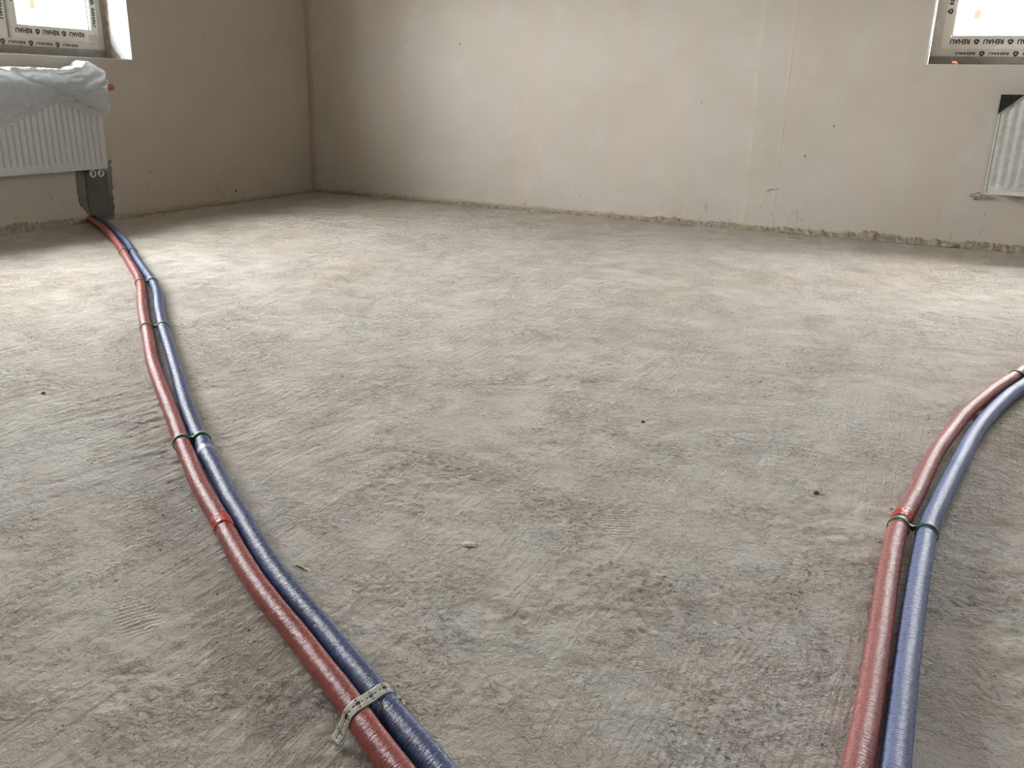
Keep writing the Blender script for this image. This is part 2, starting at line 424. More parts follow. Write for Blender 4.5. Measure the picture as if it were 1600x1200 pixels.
# floor: a grid with real unevenness, finest near the camera
def spectral(n, beta, lo, hi, seed):
    r_ = np.random.default_rng(seed)
    kx = np.fft.fftfreq(n) * n; k = np.hypot(kx[:, None], kx[None, :]); k[0, 0] = 1
    amp = k ** (-beta / 2.0) * ((k >= lo) & (k <= hi)); amp[0, 0] = 0
    ph = np.exp(2j * np.pi * r_.random((n, n)))
    f = np.real(np.fft.ifft2(amp * ph)); return f / f.std()
TILE, TN = 4.0, 1024
def sample(tex, X, Y):
    n = tex.shape[0]; u = (X / TILE % 1.0) * n; v = (Y / TILE % 1.0) * n
    i = np.floor(u).astype(int); j = np.floor(v).astype(int); fu = u - i; fv = v - j
    i %= n; j %= n; i1 = (i + 1) % n; j1 = (j + 1) % n
    return (tex[i, j] * (1 - fu) * (1 - fv) + tex[i1, j] * fu * (1 - fv) + tex[i, j1] * (1 - fu) * fv + tex[i1, j1] * fu * fv)
T_big = spectral(TN, 3.0, 3, 22, 1)
T_mid = spectral(TN, 2.6, 30, 110, 2)
T_fin = spectral(TN, 2.2, 110, 420, 3)
def floor_h(X, Y):
    big = sample(T_big, X, Y); mid = sample(T_mid, X, Y); fin = sample(T_fin, X, Y)
    wob = 0.012 * sample(T_big, X + 1.3, Y + 0.4)
    q = 0.966 * X - 0.259 * Y + wob                     # trowel lines, running away from the camera
    lines = np.sin(q * 2 * np.pi / 0.027 + 2.5 * sample(T_big, X * 0.5, Y * 0.5)) * 0.6 + np.sin(q * 2 * np.pi / 0.043)
    m1 = np.clip(1.5 * np.exp(-((X - 2.6) ** 2 / 0.45 + (Y + 4.3) ** 2 / 0.25)), 0, 1) * (0.35 + 0.65 * np.clip(sample(T_big, X * 0.7 + 2, Y * 0.7 + 1) + 0.6, 0, 1))
    q2 = 0.82 * X - 0.57 * Y + wob * 2
    l2 = np.sin(q2 * 2 * np.pi / 0.052)
    m2 = np.clip(1.4 * np.exp(-((X - 2.45) ** 2 / 0.5 + (Y + 1.8) ** 2 / 0.3)), 0, 1) * np.clip(sample(T_big, X * 0.8 + 1, Y * 0.8 + 3) + 0.3, 0, 1)
    rough = np.clip(sample(T_big, X * 1.6 + 0.7, Y * 1.6 + 2.2) * 0.6 + 0.7, 0.15, 1.9)
    h = 0.00085 * big + rough * (0.00065 * mid + 0.00052 * fin) + m1 * 0.0011 * lines + m2 * 0.0009 * l2 - 0.0020
    return np.minimum(h, 0.0011)
def axis(segs):
    out = []
    for a, b, st in segs:
        out.append(np.arange(a, b - st * 0.5, st))
    out.append(np.array([segs[-1][1]])); return np.concatenate(out)
gx = axis([(-0.0, 2.0, 0.011), (2.0, 5.0, 0.0052), (5.0, RX, 0.03)])
gy = axis([(RY, -5.1, 0.09), (-5.1, -3.2, 0.0045), (-3.2, -1.6, 0.008), (-1.6, 0.0, 0.013)])
X, Y = np.meshgrid(gx, gy)
Z = floor_h(X, Y)
nx, ny = len(gx), len(gy)
co = np.stack([X, Y, Z], -1).reshape(-1, 3).astype(np.float32)
idx = np.arange(nx * ny).reshape(ny, nx)
quads = np.stack([idx[:-1, :-1], idx[:-1, 1:], idx[1:, 1:], idx[1:, :-1]], -1).reshape(-1, 4).astype(np.int32)
me = bpy.data.meshes.new('floor')
me.vertices.add(len(co)); me.vertices.foreach_set('co', co.ravel())
me.loops.add(quads.size); me.loops.foreach_set('vertex_index', quads.ravel())
me.polygons.add(len(quads)); me.polygons.foreach_set('loop_start', np.arange(0, quads.size, 4, dtype=np.int32))
me.polygons.foreach_set('use_smooth', np.ones(len(quads), dtype=bool))
me.update(calc_edges=True)
floor = link('floor', me, M_floor)
prop(floor, 'dusty unfinished cement screed floor with trowel lines', kind='structure')
slab = part_box('floor_slab', (-TH, RY - 0.2, -0.2), (RX + 0.2, TH, -0.012), M_ceil, floor)
def fz(x, y): return float(floor_h(np.array([x]), np.array([y]))[0])

def wall_with_opening(name, W, f, s_lo, s_hi, mat, label):
    bm = bmesh.new()
    box(bm, (s_lo, 0, -0.01), (W['s0'], TH, RZ), f)
    box(bm, (W['s1'], 0, -0.01), (s_hi, TH, RZ), f)
    box(bm, (W['s0'], 0, -0.01), (W['s1'], TH, W['z0']), f)
    box(bm, (W['s0'], 0, W['z1']), (W['s1'], TH, RZ), f)
    o = from_bm(name, bm, mat)
    return prop(o, label, kind='structure')
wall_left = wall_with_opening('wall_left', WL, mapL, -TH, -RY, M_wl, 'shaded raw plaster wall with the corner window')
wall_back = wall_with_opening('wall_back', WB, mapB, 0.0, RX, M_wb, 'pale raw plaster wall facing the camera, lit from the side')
prop(part_box('wall_right', (RX, RY, -0.01), (RX + 0.2, TH, RZ), M_wo), kind='structure')
prop(part_box('wall_front', (-TH, RY - 0.2, -0.01), (RX + 0.2, RY, RZ), M_wo), kind='structure')
prop(part_box('ceiling', (-TH, RY - 0.2, RZ), (RX + 0.2, TH, RZ + 0.2), M_ceil), kind='structure')

def nz3(x, y=0.0, z=0.0): return mnoise.noise(Vector((x, y, z)))

def strip(name, f, s_a, s_b, step, prof, mat, parent, seed):
    """uneven ridge along a wall: prof(s) gives the list of (d, z) of its cross-section"""
    vs_, fs = [], []
    n = int((s_b - s_a) / step)
    for i in range(n + 1):
        s = s_a + (s_b - s_a) * i / n
        pr = prof(s)
        for (d, z) in pr: vs_.append(f(s, d, z))
        k = len(pr)
        if i:
            for j in range(k - 1):
                a = (i - 1) * k + j
                fs.append((a, a + 1, a + 1 + k, a + k))
    return from_lists(name, vs_, fs, mat, parent, True)

# crumbling mortar ridges where walls meet the floor
def ridge_prof(seed, h0, amp, grow=None):
    def pr(s):
        g = grow(s) if grow else 1.0
        h = max(0.004, (h0 + amp * nz3(s * 6, seed) + amp * 0.6 * nz3(s * 23, seed) + amp * 0.5 * nz3(s * 70, seed)) * g)
        w = max(0.004, (0.014 + 0.010 * nz3(s * 9, seed + 3) + 0.007 * nz3(s * 45, seed + 5)) * g)
        k1 = 0.003 * nz3(s * 90, seed + 7); k2 = 0.003 * nz3(s * 110, seed + 9)
        return [(0.001, h), (-w * 0.35 + k1, h * 0.92), (-w * 0.75 + k2, h * 0.55 + k1), (-w, 0.003 + abs(k2)), (-w * 1.25, -0.006)]
    return pr
strip('mortar_ridge', mapB, 0.02, RX - 0.02, 0.006, ridge_prof(1.3, 0.022, 0.02, lambda s: 0.35 + 0.9 * min(1, max(0, (s - 0.6) / 3.4))), M_ridge, wall_back, 1)
strip('mortar_ridge', mapL, 0.02, 1.72, 0.006, ridge_prof(5.7, 0.010, 0.012, lambda s: 0.6), M_ridge, wall_left, 2)
strip('mortar_ridge', mapL, 2.06, 5.2, 0.006, ridge_prof(9.1, 0.035, 0.02), M_ridge, wall_left, 3)
# pale broken edge under the windows' openings, and the reveals
def edge_prof(z0, seed):
    def pr(s):
        a = 0.0035 + 0.005 * abs(nz3(s * 30, seed)) + 0.006 * max(0, nz3(s * 9, seed + 2))
        b = 0.003 + 0.003 * abs(nz3(s * 55, seed + 4))
        return [(0.010, z0 + 0.0015), (-b, z0 + 0.001), (-b * 1.2, z0 - a * 0.5), (0.0005, z0 - a)]
    return pr
strip('broken_edge', mapL, WL['s0'] - 0.004, WL['s1'], 0.005, edge_prof(WL['z0'], 2.2), M_white_pl, wall_left, 4)
strip('broken_edge', mapB, WB['s0'] - 0.004, WB['s1'], 0.005, edge_prof(WB['z0'], 6.2), M_white_pl, wall_back, 5)

def reveal(f, W, d_white, parent, seed):
    """white plaster skin on the visible side of the opening, ending ragged before the frame"""
    vs_, fs = [], []
    n = 120
    for i in range(n + 1):
        z = W['z0'] + (W['z1'] - W['z0']) * i / n
        near = max(0.0, 1 - (z - W['z0']) / 0.07)
        dw = d_white * (1 - 0.5 * near) + 0.010 * nz3(z * 14, seed) + 0.008 * nz3(z * 45, seed)
        for (d, t_) in ((-0.001, -0.002), (-0.001, 0.003), (dw - 0.008, 0.003), (dw, -0.001)):
            vs_.append(f(W['s0'] + t_, d, z))
        if i:
            for j in range(3):
                a = (i - 1) * 4 + j; fs.append((a, a + 1, a + 5, a + 4))
    from_lists('reveal_plaster', vs_, fs, M_white_pl, parent, False)
    # soiled remainder of the reveal, and the rough bed under the frame
    part_box('reveal_base', (W['s0'] - 0.001, 0.0, W['z0']), (W['s0'] + 0.0006, 0.19, W['z1']), M_dirty_pl, parent, f)
    part_box('reveal_bed', (W['s0'], 0.002, W['z0'] - 0.001), (W['s1'], 0.19, W['z0'] + 0.0008), M_dirty_pl, parent, f)
reveal(mapL, WL, 0.155, wall_left, 3.3)
reveal(mapB, WB, 0.030, wall_back, 8.3)
part_box('corner_bead', (WB['s0'] - 0.004, -0.0015, WB['z0']), (WB['s0'] + 0.0032, 0.004, WB['z1']), M_white_pl, wall_back, mapB)

# filled chase: grey mortar patch behind the left radiator's pipes
def blob(name, f, outline, d0, d1, mat, parent, seed, jit):
    pts = []
    for (a, b) in zip(outline, outline[1:] + outline[:1]):
        n = max(2, int(math.hypot(b[0] - a[0], b[1] - a[1]) / 0.006))
        for i in range(n):
            u = i / n; s = a[0] + (b[0] - a[0]) * u; z = a[1] + (b[1] - a[1]) * u
            k = jit * (nz3(s * 35, z * 35, seed) + 0.3 * nz3(s * 90, z * 90, seed + 4))
            pts.append((s + k, z + k * 0.5))
    bm = bmesh.new()
    fr = [bm.verts.new(f(s, d1, z)) for s, z in pts]; bk = [bm.verts.new(f(s, d0, z)) for s, z in pts]
    bm.faces.new(fr)
    for i in range(len(pts)):
        j = (i + 1) % len(pts); bm.faces.new((fr[i], fr[j], bk[j], bk[i]))
    bmesh.ops.triangulate(bm, faces=[q for q in bm.faces if len(q.verts) > 4])
    return from_bm(name, bm, mat, parent)
prop(blob('mortar_patch', mapL, [(1.800, 0.33), (2.036, 0.33), (2.036, 0.10), (2.006, 0.070), (1.990, 0.045), (1.960, 0.030), (1.955, 0.0), (1.815, 0.0), (1.822, 0.05), (1.815, 0.16)], 0.001, -0.0035, M_mortar, wall_left, 3, 0.016), 'ragged dark grey mortar patch')
blob('mortar_fill', mapL, [(1.842, 0.33), (1.985, 0.33), (1.985, 0.06), (1.955, 0.012), (1.835, 0.012)], -0.003, -0.0055, M_mortar_dk, wall_left, 5, 0.004)
cb = bmesh.new(); cyl(cb, (0.001, -0.83, 0.076), (1, 0, 0), 0.007, 0.006, 14)  # dark disc added on the wall for the darkness of a screw hole
prop(from_bm('dark_hole_disc', cb, M_gasket, wall_left), 'small dark disc in place of a screw hole in the plaster')
# bare pink-brown crack line low on the wall, as raised plaster burrs
bb = bmesh.new()
for (s, z, l, a) in ((3.36, 0.243, 0.05, 0.1), (3.34, 0.236, 0.03, 0.5), (4.41, 0.29, 0.04, 0.3), (4.43, 0.27, 0.03, 0.6), (4.40, 0.275, 0.02, -0.2)):
    for k in range(6):
        u = (k / 5 - 0.5) * l
        m = Matrix.Translation((s + u * math.cos(a), -0.001, z + u * math.sin(a) + 0.004 * nz3(k, s))) @ Matrix.Diagonal((0.006, 0.002, 0.003, 1))
        bmesh.ops.create_icosphere(bb, subdivisions=1, radius=1, matrix=m)
from_bm('plaster_burr', bb, M_ridge, wall_back)

# ---------------------------------------------------------------- windows
def text_mesh(txt):
    cu = bpy.data.curves.new('lettering', 'FONT'); cu.body = txt; cu.offset = 0.045; cu.extrude = 0.0; cu.resolution_u = 3
    o = bpy.data.objects.new('lettering', cu); COL.objects.link(o)
    me_ = bpy.data.meshes.new_from_object(o.evaluated_get(bpy.context.evaluated_depsgraph_get()))
    bpy.data.objects.remove(o); bpy.data.curves.remove(cu)
    v = np.array([q.co[:] for q in me_.vertices]); lo, hi = v.min(0), v.max(0); c = (lo + hi) / 2; s = hi - lo
    faces = [tuple(p_.vertices) for p_ in me_.polygons]
    return [((q[0] - c[0]) / s[0], (q[1] - c[1]) / s[1]) for q in v], faces
bpy.context.view_layer.update()
TXT = text_mesh('REHAU')

def emblem_shape():
    outer, inner = [], []
    for i in range(20):
        a = 2 * math.pi * i / 20
        r_ = 0.5 * (1 + 0.10 * math.cos(3 * (a - math.pi / 2)))
        outer.append((r_ * math.cos(a), r_ * math.sin(a)))
        inner.append((0.20 * math.cos(a) + 0.03, 0.11 * math.sin(a) - 0.02))
    v = outer + inner
    return v, [(i, (i + 1) % 20, 20 + (i + 1) % 20, 20 + i) for i in range(20)]
EMB = emblem_shape()

def stamp(name, shape, c, ux, uy, w, h, mat, parent):
    """flat print lying on a surface: shape scaled to w x h, centred on c"""
    c, ux, uy = Vector(c), Vector(ux), Vector(uy)
    me_ = bpy.data.meshes.new(name)
    me_.from_pydata([tuple(c + ux * (x * w) + uy * (y * h)) for x, y in shape[0]], [], shape[1])
    return link(name, me_, mat, parent)

def fine_shape(n, seed):
    r_ = random.Random(seed); v, fs = [], []
    x = -0.5
    while x < 0.5:
        w = r_.uniform(0.006, 0.022); k = len(v)
        v += [(x, -0.4), (x + w, -0.4), (x + w, 0.4), (x, 0.4)]; fs.append((k, k + 1, k + 2, k + 3)); x += w + (0.008 if r_.random() > 0.2 else 0.02)
    return v, fs
FINE = [fine_shape(1, 5), fine_shape(1, 9)]

def run_of_print(f, er, nrm, start, direc, length, offset, parent, hgt=0.026, wid=0.096, cut=1.0, phase=0.0, fine=True):
    """words, emblems and a fine line repeated along a profile.
    start = (s, d, z) of the line's middle at its origin, direc: unit (ds, dz); reading direction and letter tops in ux, uy"""
    (s, d, z), (ds, dz) = start, direc
    W0 = Vector(f(s, d, z)); D = (Vector(f(s + ds, d, z + dz)) - W0)
    ux, uy = offset
    per = 0.160
    x = phase
    i = 0
    while x < length:
        if x + wid / 2 < length and x - wid / 2 > 0:
            stamp('lettering', TXT, W0 + D * x + nrm * 0.0006, ux, uy, wid, hgt, M_ink, parent)
        xe = x + 0.080
        if 0 < xe - 0.013 and xe + 0.013 < length:
            stamp('emblem', EMB, W0 + D * xe + nrm * 0.0006, ux, uy, 0.027, 0.027, M_ink, parent)
        if fine and x - 0.08 > 0 and x + 0.08 < length:
            stamp('fine_print', FINE[i % 2], W0 + D * (x + 0.02) + nrm * 0.0006 - uy * (hgt * 0.5 + 0.009), ux, uy, 0.13, 0.003, M_ink2, parent)
        x += per; i += 1

def window(name, f, W, er, nrm, sashes, zb, label, phase, side_dir):
    """frame with film-wrapped profiles; sashes = list of (s0, s1) from the opening's near edge; zb = sill height"""
    root = empty(name, f(W['s0'], 0.19, W['z0']))
    prop(root, label, kind='structure')
    s0, s1, z1 = W['s0'] + 0.004, W['s1'] - 0.004, W['z1'] - 0.004
    D0, D1, DS = 0.203, 0.268, 0.188           # outer frame face / back, sash face
    zf0, zf1 = zb + 0.048, zb + 0.048 + 0.060  # outer frame bottom member
    base = part_box('base_profile', (s0, 0.197, zb + 0.001), (s1, D1 - 0.01, zf0), M_base_prof, root, f)
    for zz in (0.012, 0.030):
        part_box('groove_lip', (s0, 0.1945, zb + zz), (s1, 0.197, zb + zz + 0.003), M_base_prof, base, f)
    bm = bmesh.new()
    box(bm, (s0, D0, zf0), (s1, D1, zf1), f, 0.003)
    box(bm, (s0, D0, z1 - 0.06), (s1, D1, z1), f, 0.003)
    box(bm, (s0, D0, zf1), (s0 + 0.060, D1, z1 - 0.06), f, 0.003)
    box(bm, (s1 - 0.060, D0, zf1), (s1, D1, z1 - 0.06), f, 0.003)
    for (a, b) in sashes[1:]:
        box(bm, (W['s0'] + a - 0.03, D0, zf1), (W['s0'] + a + 0.03, D1, z1 - 0.06), f, 0.003)
    frame = from_bm('window_frame', bm, M_filmframe, root)
    X_, Zv = er, Vector((0, 0, 1))
    # print on the outer frame's bottom member, cut by the sash
    sgn = (Vector(f(1, 0, 0)) - Vector(f(0, 0, 0))).dot(er)
    run_of_print(f, er, nrm, (s0 + 0.03, D0, zf0 + 0.0155), (1, 0), (s1 - s0) - 0.06, (-X_, -Zv), frame, hgt=0.014, phase=phase + 0.07, fine=False)
    first = True
    for (a, b) in sashes:
        A, B = W['s0'] + a, W['s0'] + b
        za, zt = zf0 + 0.034, z1 - 0.036
        gw, gb = 0.052 if side_dir > 0 else 0.052, 0.066
        bm = bmesh.new()
        box(bm, (A, DS, za), (B, DS + 0.058, za + gb), f, 0.004)
        box(bm, (A, DS, zt - gb), (B, DS + 0.058, zt), f, 0.004)
        box(bm, (A, DS, za + gb), (A + gw, DS + 0.058, zt - gb), f, 0.004)
        box(bm, (B - gw, DS, za + gb), (B, DS + 0.058, zt - gb), f, 0.004)
        sash = from_bm('sash', bm, M_filmframe, root)
        bm = bmesh.new()
        for q in (((A + gw, za + gb), (B - gw, za + gb + 0.006)), ((A + gw, zt - gb - 0.006), (B - gw, zt - gb)),
                  ((A + gw, za + gb), (A + gw + 0.006, zt - gb)), ((B - gw - 0.006, za + gb), (B - gw, zt - gb))):
            box(bm, (q[0][0], DS + 0.016, q[0][1]), (q[1][0], DS + 0.034, q[1][1]), f)
        from_bm('pane_spacer', bm, M_spacer, sash)
        gz = bmesh.new(); box(gz, (A + gw - 0.002, DS + 0.024, za + gb - 0.002), (B - gw + 0.002, DS + 0.028, zt - gb + 0.002), f)
        from_bm('glass_pane', gz, M_glass, sash)
        # prints: bottom rail upside down, jambs reading downwards at the viewer's right and upwards at the left
        run_of_print(f, er, nrm, (A + 0.02, DS, za + 0.040), (1, 0), (B - A) - 0.04, (-X_, -Zv), sash, hgt=0.025, phase=phase)
        for (ss, is_right) in ((A + gw * 0.5, side_dir > 0), (B - gw * 0.5, side_dir < 0)):
            off = (-Zv, X_) if is_right else (Zv, -X_)
            run_of_print(f, er, nrm, (ss, DS, za + gb + 0.01), (0, 1), 0.75, off, sash, hgt=0.022, phase=0.06 if is_right else 0.035, fine=False)
        # folded corner of the film and a lifted strip
        bm = bmesh.new()
        box(bm, (A + 0.002, DS - 0.0012, za + 0.002), (A + 0.0035, DS, za + 0.30), f)
        from_bm('film_edge', bm, M_ink2, sash)
        if first:
            bm = bmesh.new()
            cs, cz = A + 0.052 + (0.105 if side_dir < 0 else 0.33), za + gb + 0.11
            box(bm, (cs - 0.016, DS + 0.0225, cz - 0.022), (cs + 0.016, DS + 0.0235, cz + 0.022), f)
            from_bm('paper_sticker', bm, M_sticker, sash)
        first = False
    part_box('sill_board', (s0, D1 + 0.005, zb - 0.02), (s1, TH + 0.04, zb + 0.012), M_pvc, root, f)
    return root
YV, XV = Vector((0, 1, 0)), Vector((1, 0, 0))
win1 = window('window_1', mapL, WL, YV, XV, [(0.047, 0.596), (0.606, 2.58)], WL['z0'], 'window above the film-draped radiator, frame wrapped in printed film', 0.13, 1)
win2 = window('window_2', mapB, WB, XV, -YV, [(0.049, 0.93), (0.94, 1.835)], WB['z0'], 'window in the pale wall, frame wrapped in printed film', 0.075, -1)
# torn beige corner where the film is peeled back on window_1
for ch in list(win1.children):
    if ch.name.startswith('sash'):
        blob('torn_film', lambda s, d, z: mapL(s, d, z), [(1.628, 0.966), (1.690, 0.966), (1.688, 0.995), (1.640, 1.000)], 0.1875, 0.1865, mat_plain('bare_beige_profile', (0.62, 0.54, 0.43), 0.6), ch, 8, 0.003)
        break

# orange foam scrap on the edge of window_2's opening
bm = bmesh.new()
bmesh.ops.create_icosphere(bm, subdivisions=3, radius=1, matrix=Matrix.Translation((4.204, 0.018, 0.9475)) @ Matrix.Rotation(0.25, 4, 'Y') @ Matrix.Diagonal((0.016, 0.010, 0.007, 1)))
for v in bm.verts: v.co += Vector((nz3(v.co.x * 120, v.co.z * 150), 0, nz3(v.co.z * 200, v.co.x * 90))) * 0.004
prop(from_bm('foam_scrap', bm, M_foam, None, True), 'small orange scrap of foam on the bare sill edge under the window', 'foam')

# ---------------------------------------------------------------- radiators
def radiator(name, f, s0, length, z0, z1, depth, pitch, groove, mat, label, over=0.0):
    root = empty(name, f(s0, 0.0, z0)); prop(root, label, 'radiator')
    D = -depth
    # fluted front sheet
    st = pitch / 12
    ns = int(length / st); zs = [z0, z0 + 0.012, z0 + 0.028, z0 + 0.034, z0 + 0.040, z0 + 0.046, z0 + 0.06] + [z0 + 0.06 + (z1 - z0 - 0.12) * k / 6 for k in range(1, 7)] + [z1 - 0.046, z1 - 0.040, z1 - 0.034, z1 - 0.028, z1 - 0.012, z1]
    vs_, fs = [], []
    for i in range(ns + 1):
        s = s0 + length * i / ns
        u = ((s - s0 - 0.02) / pitch) % 1.0
        inside = 0.022 < (s - s0) < length - 0.022
        if groove < 0.5:
            a = min(abs(u - 0.5), 0.5)
            pr = 1.0 if a < groove * 0.5 else max(0.0, 1 - (a - groove * 0.5) / 0.06)     # narrow pressed channel
        else:
            pr = 0.5 - 0.5 * math.cos(2 * math.pi * u)
        for z in zs:
            k = min(1.0, max(0.0, (z - z0 - 0.026) / 0.018)) * min(1.0, max(0.0, (z1 - 0.026 - z) / 0.018))
            lift = (0.0075 if groove < 0.5 else 0.010) * pr * k * (1 if inside else 0)
            edge = 0.003 if (i in (0, ns) or z in (z0, z1)) else 0.0
            vs_.append(f(s, D + 0.001 + lift + edge if groove < 0.5 else D + 0.006 + lift + edge, z))
        if i:
            for j in range(len(zs) - 1):
                a = (i - 1) * len(zs) + j
                fs.append((a, a + 1, a + 1 + len(zs), a + len(zs)))
    fp = from_lists('front_panel', vs_, fs, mat, root, True)
    part_box('back_panel', (s0 + 0.004, -0.034, z0 + 0.006), (s0 + length - 0.004, -0.026, z1 - 0.006), M_rad_in, root, f, 0.002)
    for a in (s0 - 0.001, s0 + length - 0.001):
        bm = bmesh.new()
        box(bm, (a, D + 0.006, z0 + 0.002), (a + 0.002, -0.022, z1 - 0.004), f)
        box(bm, (a - 0.001, D + 0.001, z0 - 0.001), (a + 0.004, D + 0.006, z1), f)
        from_bm('side_panel', bm, mat, root)
    part_box('bottom_lip', (s0, D + 0.001, z0 - 0.004), (s0 + length, D + 0.012, z0 + 0.003), mat, root, f, 0.001)
    bm = bmesh.new()
    n = int(length / 0.014)
    for i in range(n):
        a = s0 + 0.008 + (length - 0.02) * i / n
        box(bm, (a, D + 0.012, z1 - 0.004), (a + 0.006, -0.028, z1 - 0.002), f)
    box(bm, (s0, D + 0.003, z1 - 0.005), (s0 + length, D + 0.013, z1 + 0.001), f)
    box(bm, (s0, -0.031, z1 - 0.005), (s0 + length, -0.022, z1 + 0.001), f)
    from_bm('top_grille', bm, mat, root)
    for a in (0.18, length - 0.18):
        bm = bmesh.new()
        box(bm, (s0 + a, -0.030, z0 + 0.02), (s0 + a + 0.03, -0.001, z0 + 0.034), f); box(bm, (s0 + a, -0.004, z0 + 0.02), (s0 + a + 0.03, -0.001, z1 - 0.03), f)
        from_bm('bracket', bm, M_rad_in, root)
    return root

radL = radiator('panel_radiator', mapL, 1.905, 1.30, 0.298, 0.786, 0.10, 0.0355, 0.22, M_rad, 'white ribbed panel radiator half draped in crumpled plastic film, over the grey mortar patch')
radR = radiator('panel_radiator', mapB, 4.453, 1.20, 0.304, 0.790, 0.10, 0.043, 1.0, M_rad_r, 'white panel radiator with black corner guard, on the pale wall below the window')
# valves under the left radiator
for (s, z) in ((1.984, 0.272), (1.932, 0.272)):
    bm = bmesh.new()
    cyl(bm, (0.055, -s, z + 0.012), (0, 0, 1), 0.010, 0.03, 18)
    bmesh.ops.create_uvsphere(bm, u_segments=16, v_segments=10, radius=0.014, matrix=Matrix.Translation((0.055, -s, z - 0.002)))
    v = from_bm('valve', bm, M_nickel, radL, True)
    bm = bmesh.new()
    R_, r_ = 0.0175, 0.0035
    for i in range(24):
        a = 2 * math.pi * i / 24
        for j in range(8):
            b = 2 * math.pi * j / 8
            bm.verts.new((0.070 + r_ * math.sin(b), -s + (R_ + r_ * math.cos(b)) * math.cos(a), z - 0.002 + (R_ + r_ * math.cos(b)) * math.sin(a)))
    bm.verts.ensure_lookup_table()
    for i in range(24):
        for j in range(8):
            bm.faces.new([bm.verts[q] for q in (i * 8 + j, ((i + 1) % 24) * 8 + j, ((i + 1) % 24) * 8 + (j + 1) % 8, i * 8 + (j + 1) % 8)])
    from_bm('collar', bm, M_pvc, v, True)
bm = bmesh.new(); cyl(bm, (0.06, -1.893, 0.283), (0, 1, 0), 0.006, 0.018, 14)
from_bm('drain_nipple', bm, M_nickel, radL, True)
# end plug with a grey stub and an orange cap at the left radiator's upper corner
bm = bmesh.new(); box(bm, (0.030, -1.893, 0.716), (0.066, -1.806, 0.742), None, 0.002)
stub = prop(from_bm('plug_stub', bm, mat_plain('grey_plastic', (0.13, 0.12, 0.115), 0.5), radL), 'dark grey stub')
bm = bmesh.new(); cyl(bm, (0.046, -1.792, 0.719), (0, 1, 0), 0.0185, 0.050, 8, 0.0165)
bmesh.ops.bevel(bm, geom=list(bm.edges), offset=0.002, segments=2, affect='EDGES')
prop(from_bm('orange_cap', bm, M_orange, stub), 'orange protective cap')
# corner guard and bracket of the right radiator
bm = bmesh.new()
D = -0.1025
tri = [(4.4485, 0.7925), (4.545, 0.7925), (4.4485, 0.702)]
for d_ in (D - 0.0035,):
    a = [bm.verts.new((s, D - 0.0035, z)) for s, z in tri]; b = [bm.verts.new((s, D + 0.001, z)) for s, z in tri]
    bm.faces.new(a); bm.faces.new(list(reversed(b)))
    for i in range(3): bm.faces.new((a[i], a[(i + 1) % 3], b[(i + 1) % 3], b[i]))
box(bm, (4.4455, -0.105, 0.700), (4.449, -0.045, 0.7945))
box(bm, (4.4455, -0.105, 0.7925), (4.545, -0.045, 0.7955))
guard = prop(from_bm('corner_guard', bm, M_black, radR), 'black plastic corner guard')
bm = bmesh.new()
for k in range(9):
    a = k / 8 * math.pi / 2
    bmesh.ops.create_uvsphere(bm, u_segments=8, v_segments=6, radius=0.0022, matrix=Matrix.Translation((4.462 + 0.030 * math.sin(a), -0.1062, 0.7885 - 0.050 * (1 - math.cos(a)))))
from_bm('guard_rib', bm, M_black, guard, True)
bm = bmesh.new()
box(bm, (4.425, -0.022, 0.268), (4.470, -0.008, 0.276)); box(bm, (4.440, -0.05, 0.284), (4.452, -0.008, 0.290)); box(bm, (4.405, -0.018, 0.262), (4.412, -0.006, 0.284))
from_bm('bracket', bm, M_nickel, radR)

# films -----------------------------------------------------------
def lerp_pts(pts, x):
    if x <= pts[0][0]: return pts[0][1]
    for (a, va), (b, vb) in zip(pts, pts[1:]):
        if x <= b:
            u = (x - a) / (b - a); u = u * u * (3 - 2 * u); return va + (vb - va) * u
    return pts[-1][1]
TOP = [(1.872, 0.778), (1.888, 0.808), (1.93, 0.830), (1.960, 0.846), (2.02, 0.818), (2.10, 0.798), (2.27, 0.803), (2.43, 0.800), (2.7, 0.81), (3.0, 0.80), (3.2, 0.79)]
LOW = [(1.872, 0.566), (1.93, 0.562), (2.03, 0.582), (2.10, 0.618), (2.16, 0.640), (2.22, 0.632), (2.35, 0.580), (2.51, 0.530), (2.75, 0.50), (3.0, 0.56), (3.2, 0.60)]
vs_, fs = [], []
NS, NT_ = 190, 46
for i in range(NS + 1):
    s = 1.868 + 1.34 * i / NS
    top, low = lerp_pts(TOP, s), lerp_pts(LOW, s)
    for j in range(NT_ + 1):
        t = j / NT_
        if t < 0.22:       # over the top, from the wall side forwards
            u = t / 0.22
            x = 0.018 + 0.088 * u; z = top + 0.004
        else:
            u = (t - 0.22) / 0.78
            z = (top + 0.004) + (low - top - 0.004) * u
            x = 0.107 + 0.012 * min(1.0, u * 7) ** 0.6
        fold = 0.0
        if t > 0.1:
            diag = z + (s - 1.87) * 0.42
            fold = 0.022 * math.exp(-((diag - 0.80) / 0.014) ** 2) + 0.016 * math.exp(-((diag - 0.745) / 0.010) ** 2) + 0.014 * math.exp(-((z - (s - 2.2) * 0.35 - 0.70) / 0.011) ** 2)
            fold += 0.020 * abs(nz3(s * 9 + z * 12, z * 24 - s * 5, 1.0)) + 0.006 * abs(nz3(s * 35 + z * 20, z * 60, 3.0))
            loose = max(0, (s - 1.95)) * 0.01
            fold += loose
        zz = max(z + 0.006 * nz3(s * 22, t * 6, 7.0) + 0.003 * nz3(s * 60, t * 12, 9.0), 0.7905 if t < 0.235 else 0)
        vs_.append((max(0.008, x + fold), -s + 0.004 * nz3(z * 30, s * 10, 2.0), zz))
    if i:
        for j in range(NT_):
            a = (i - 1) * (NT_ + 1) + j; fs.append((a, a + 1, a + NT_ + 2, a + NT_ + 1))
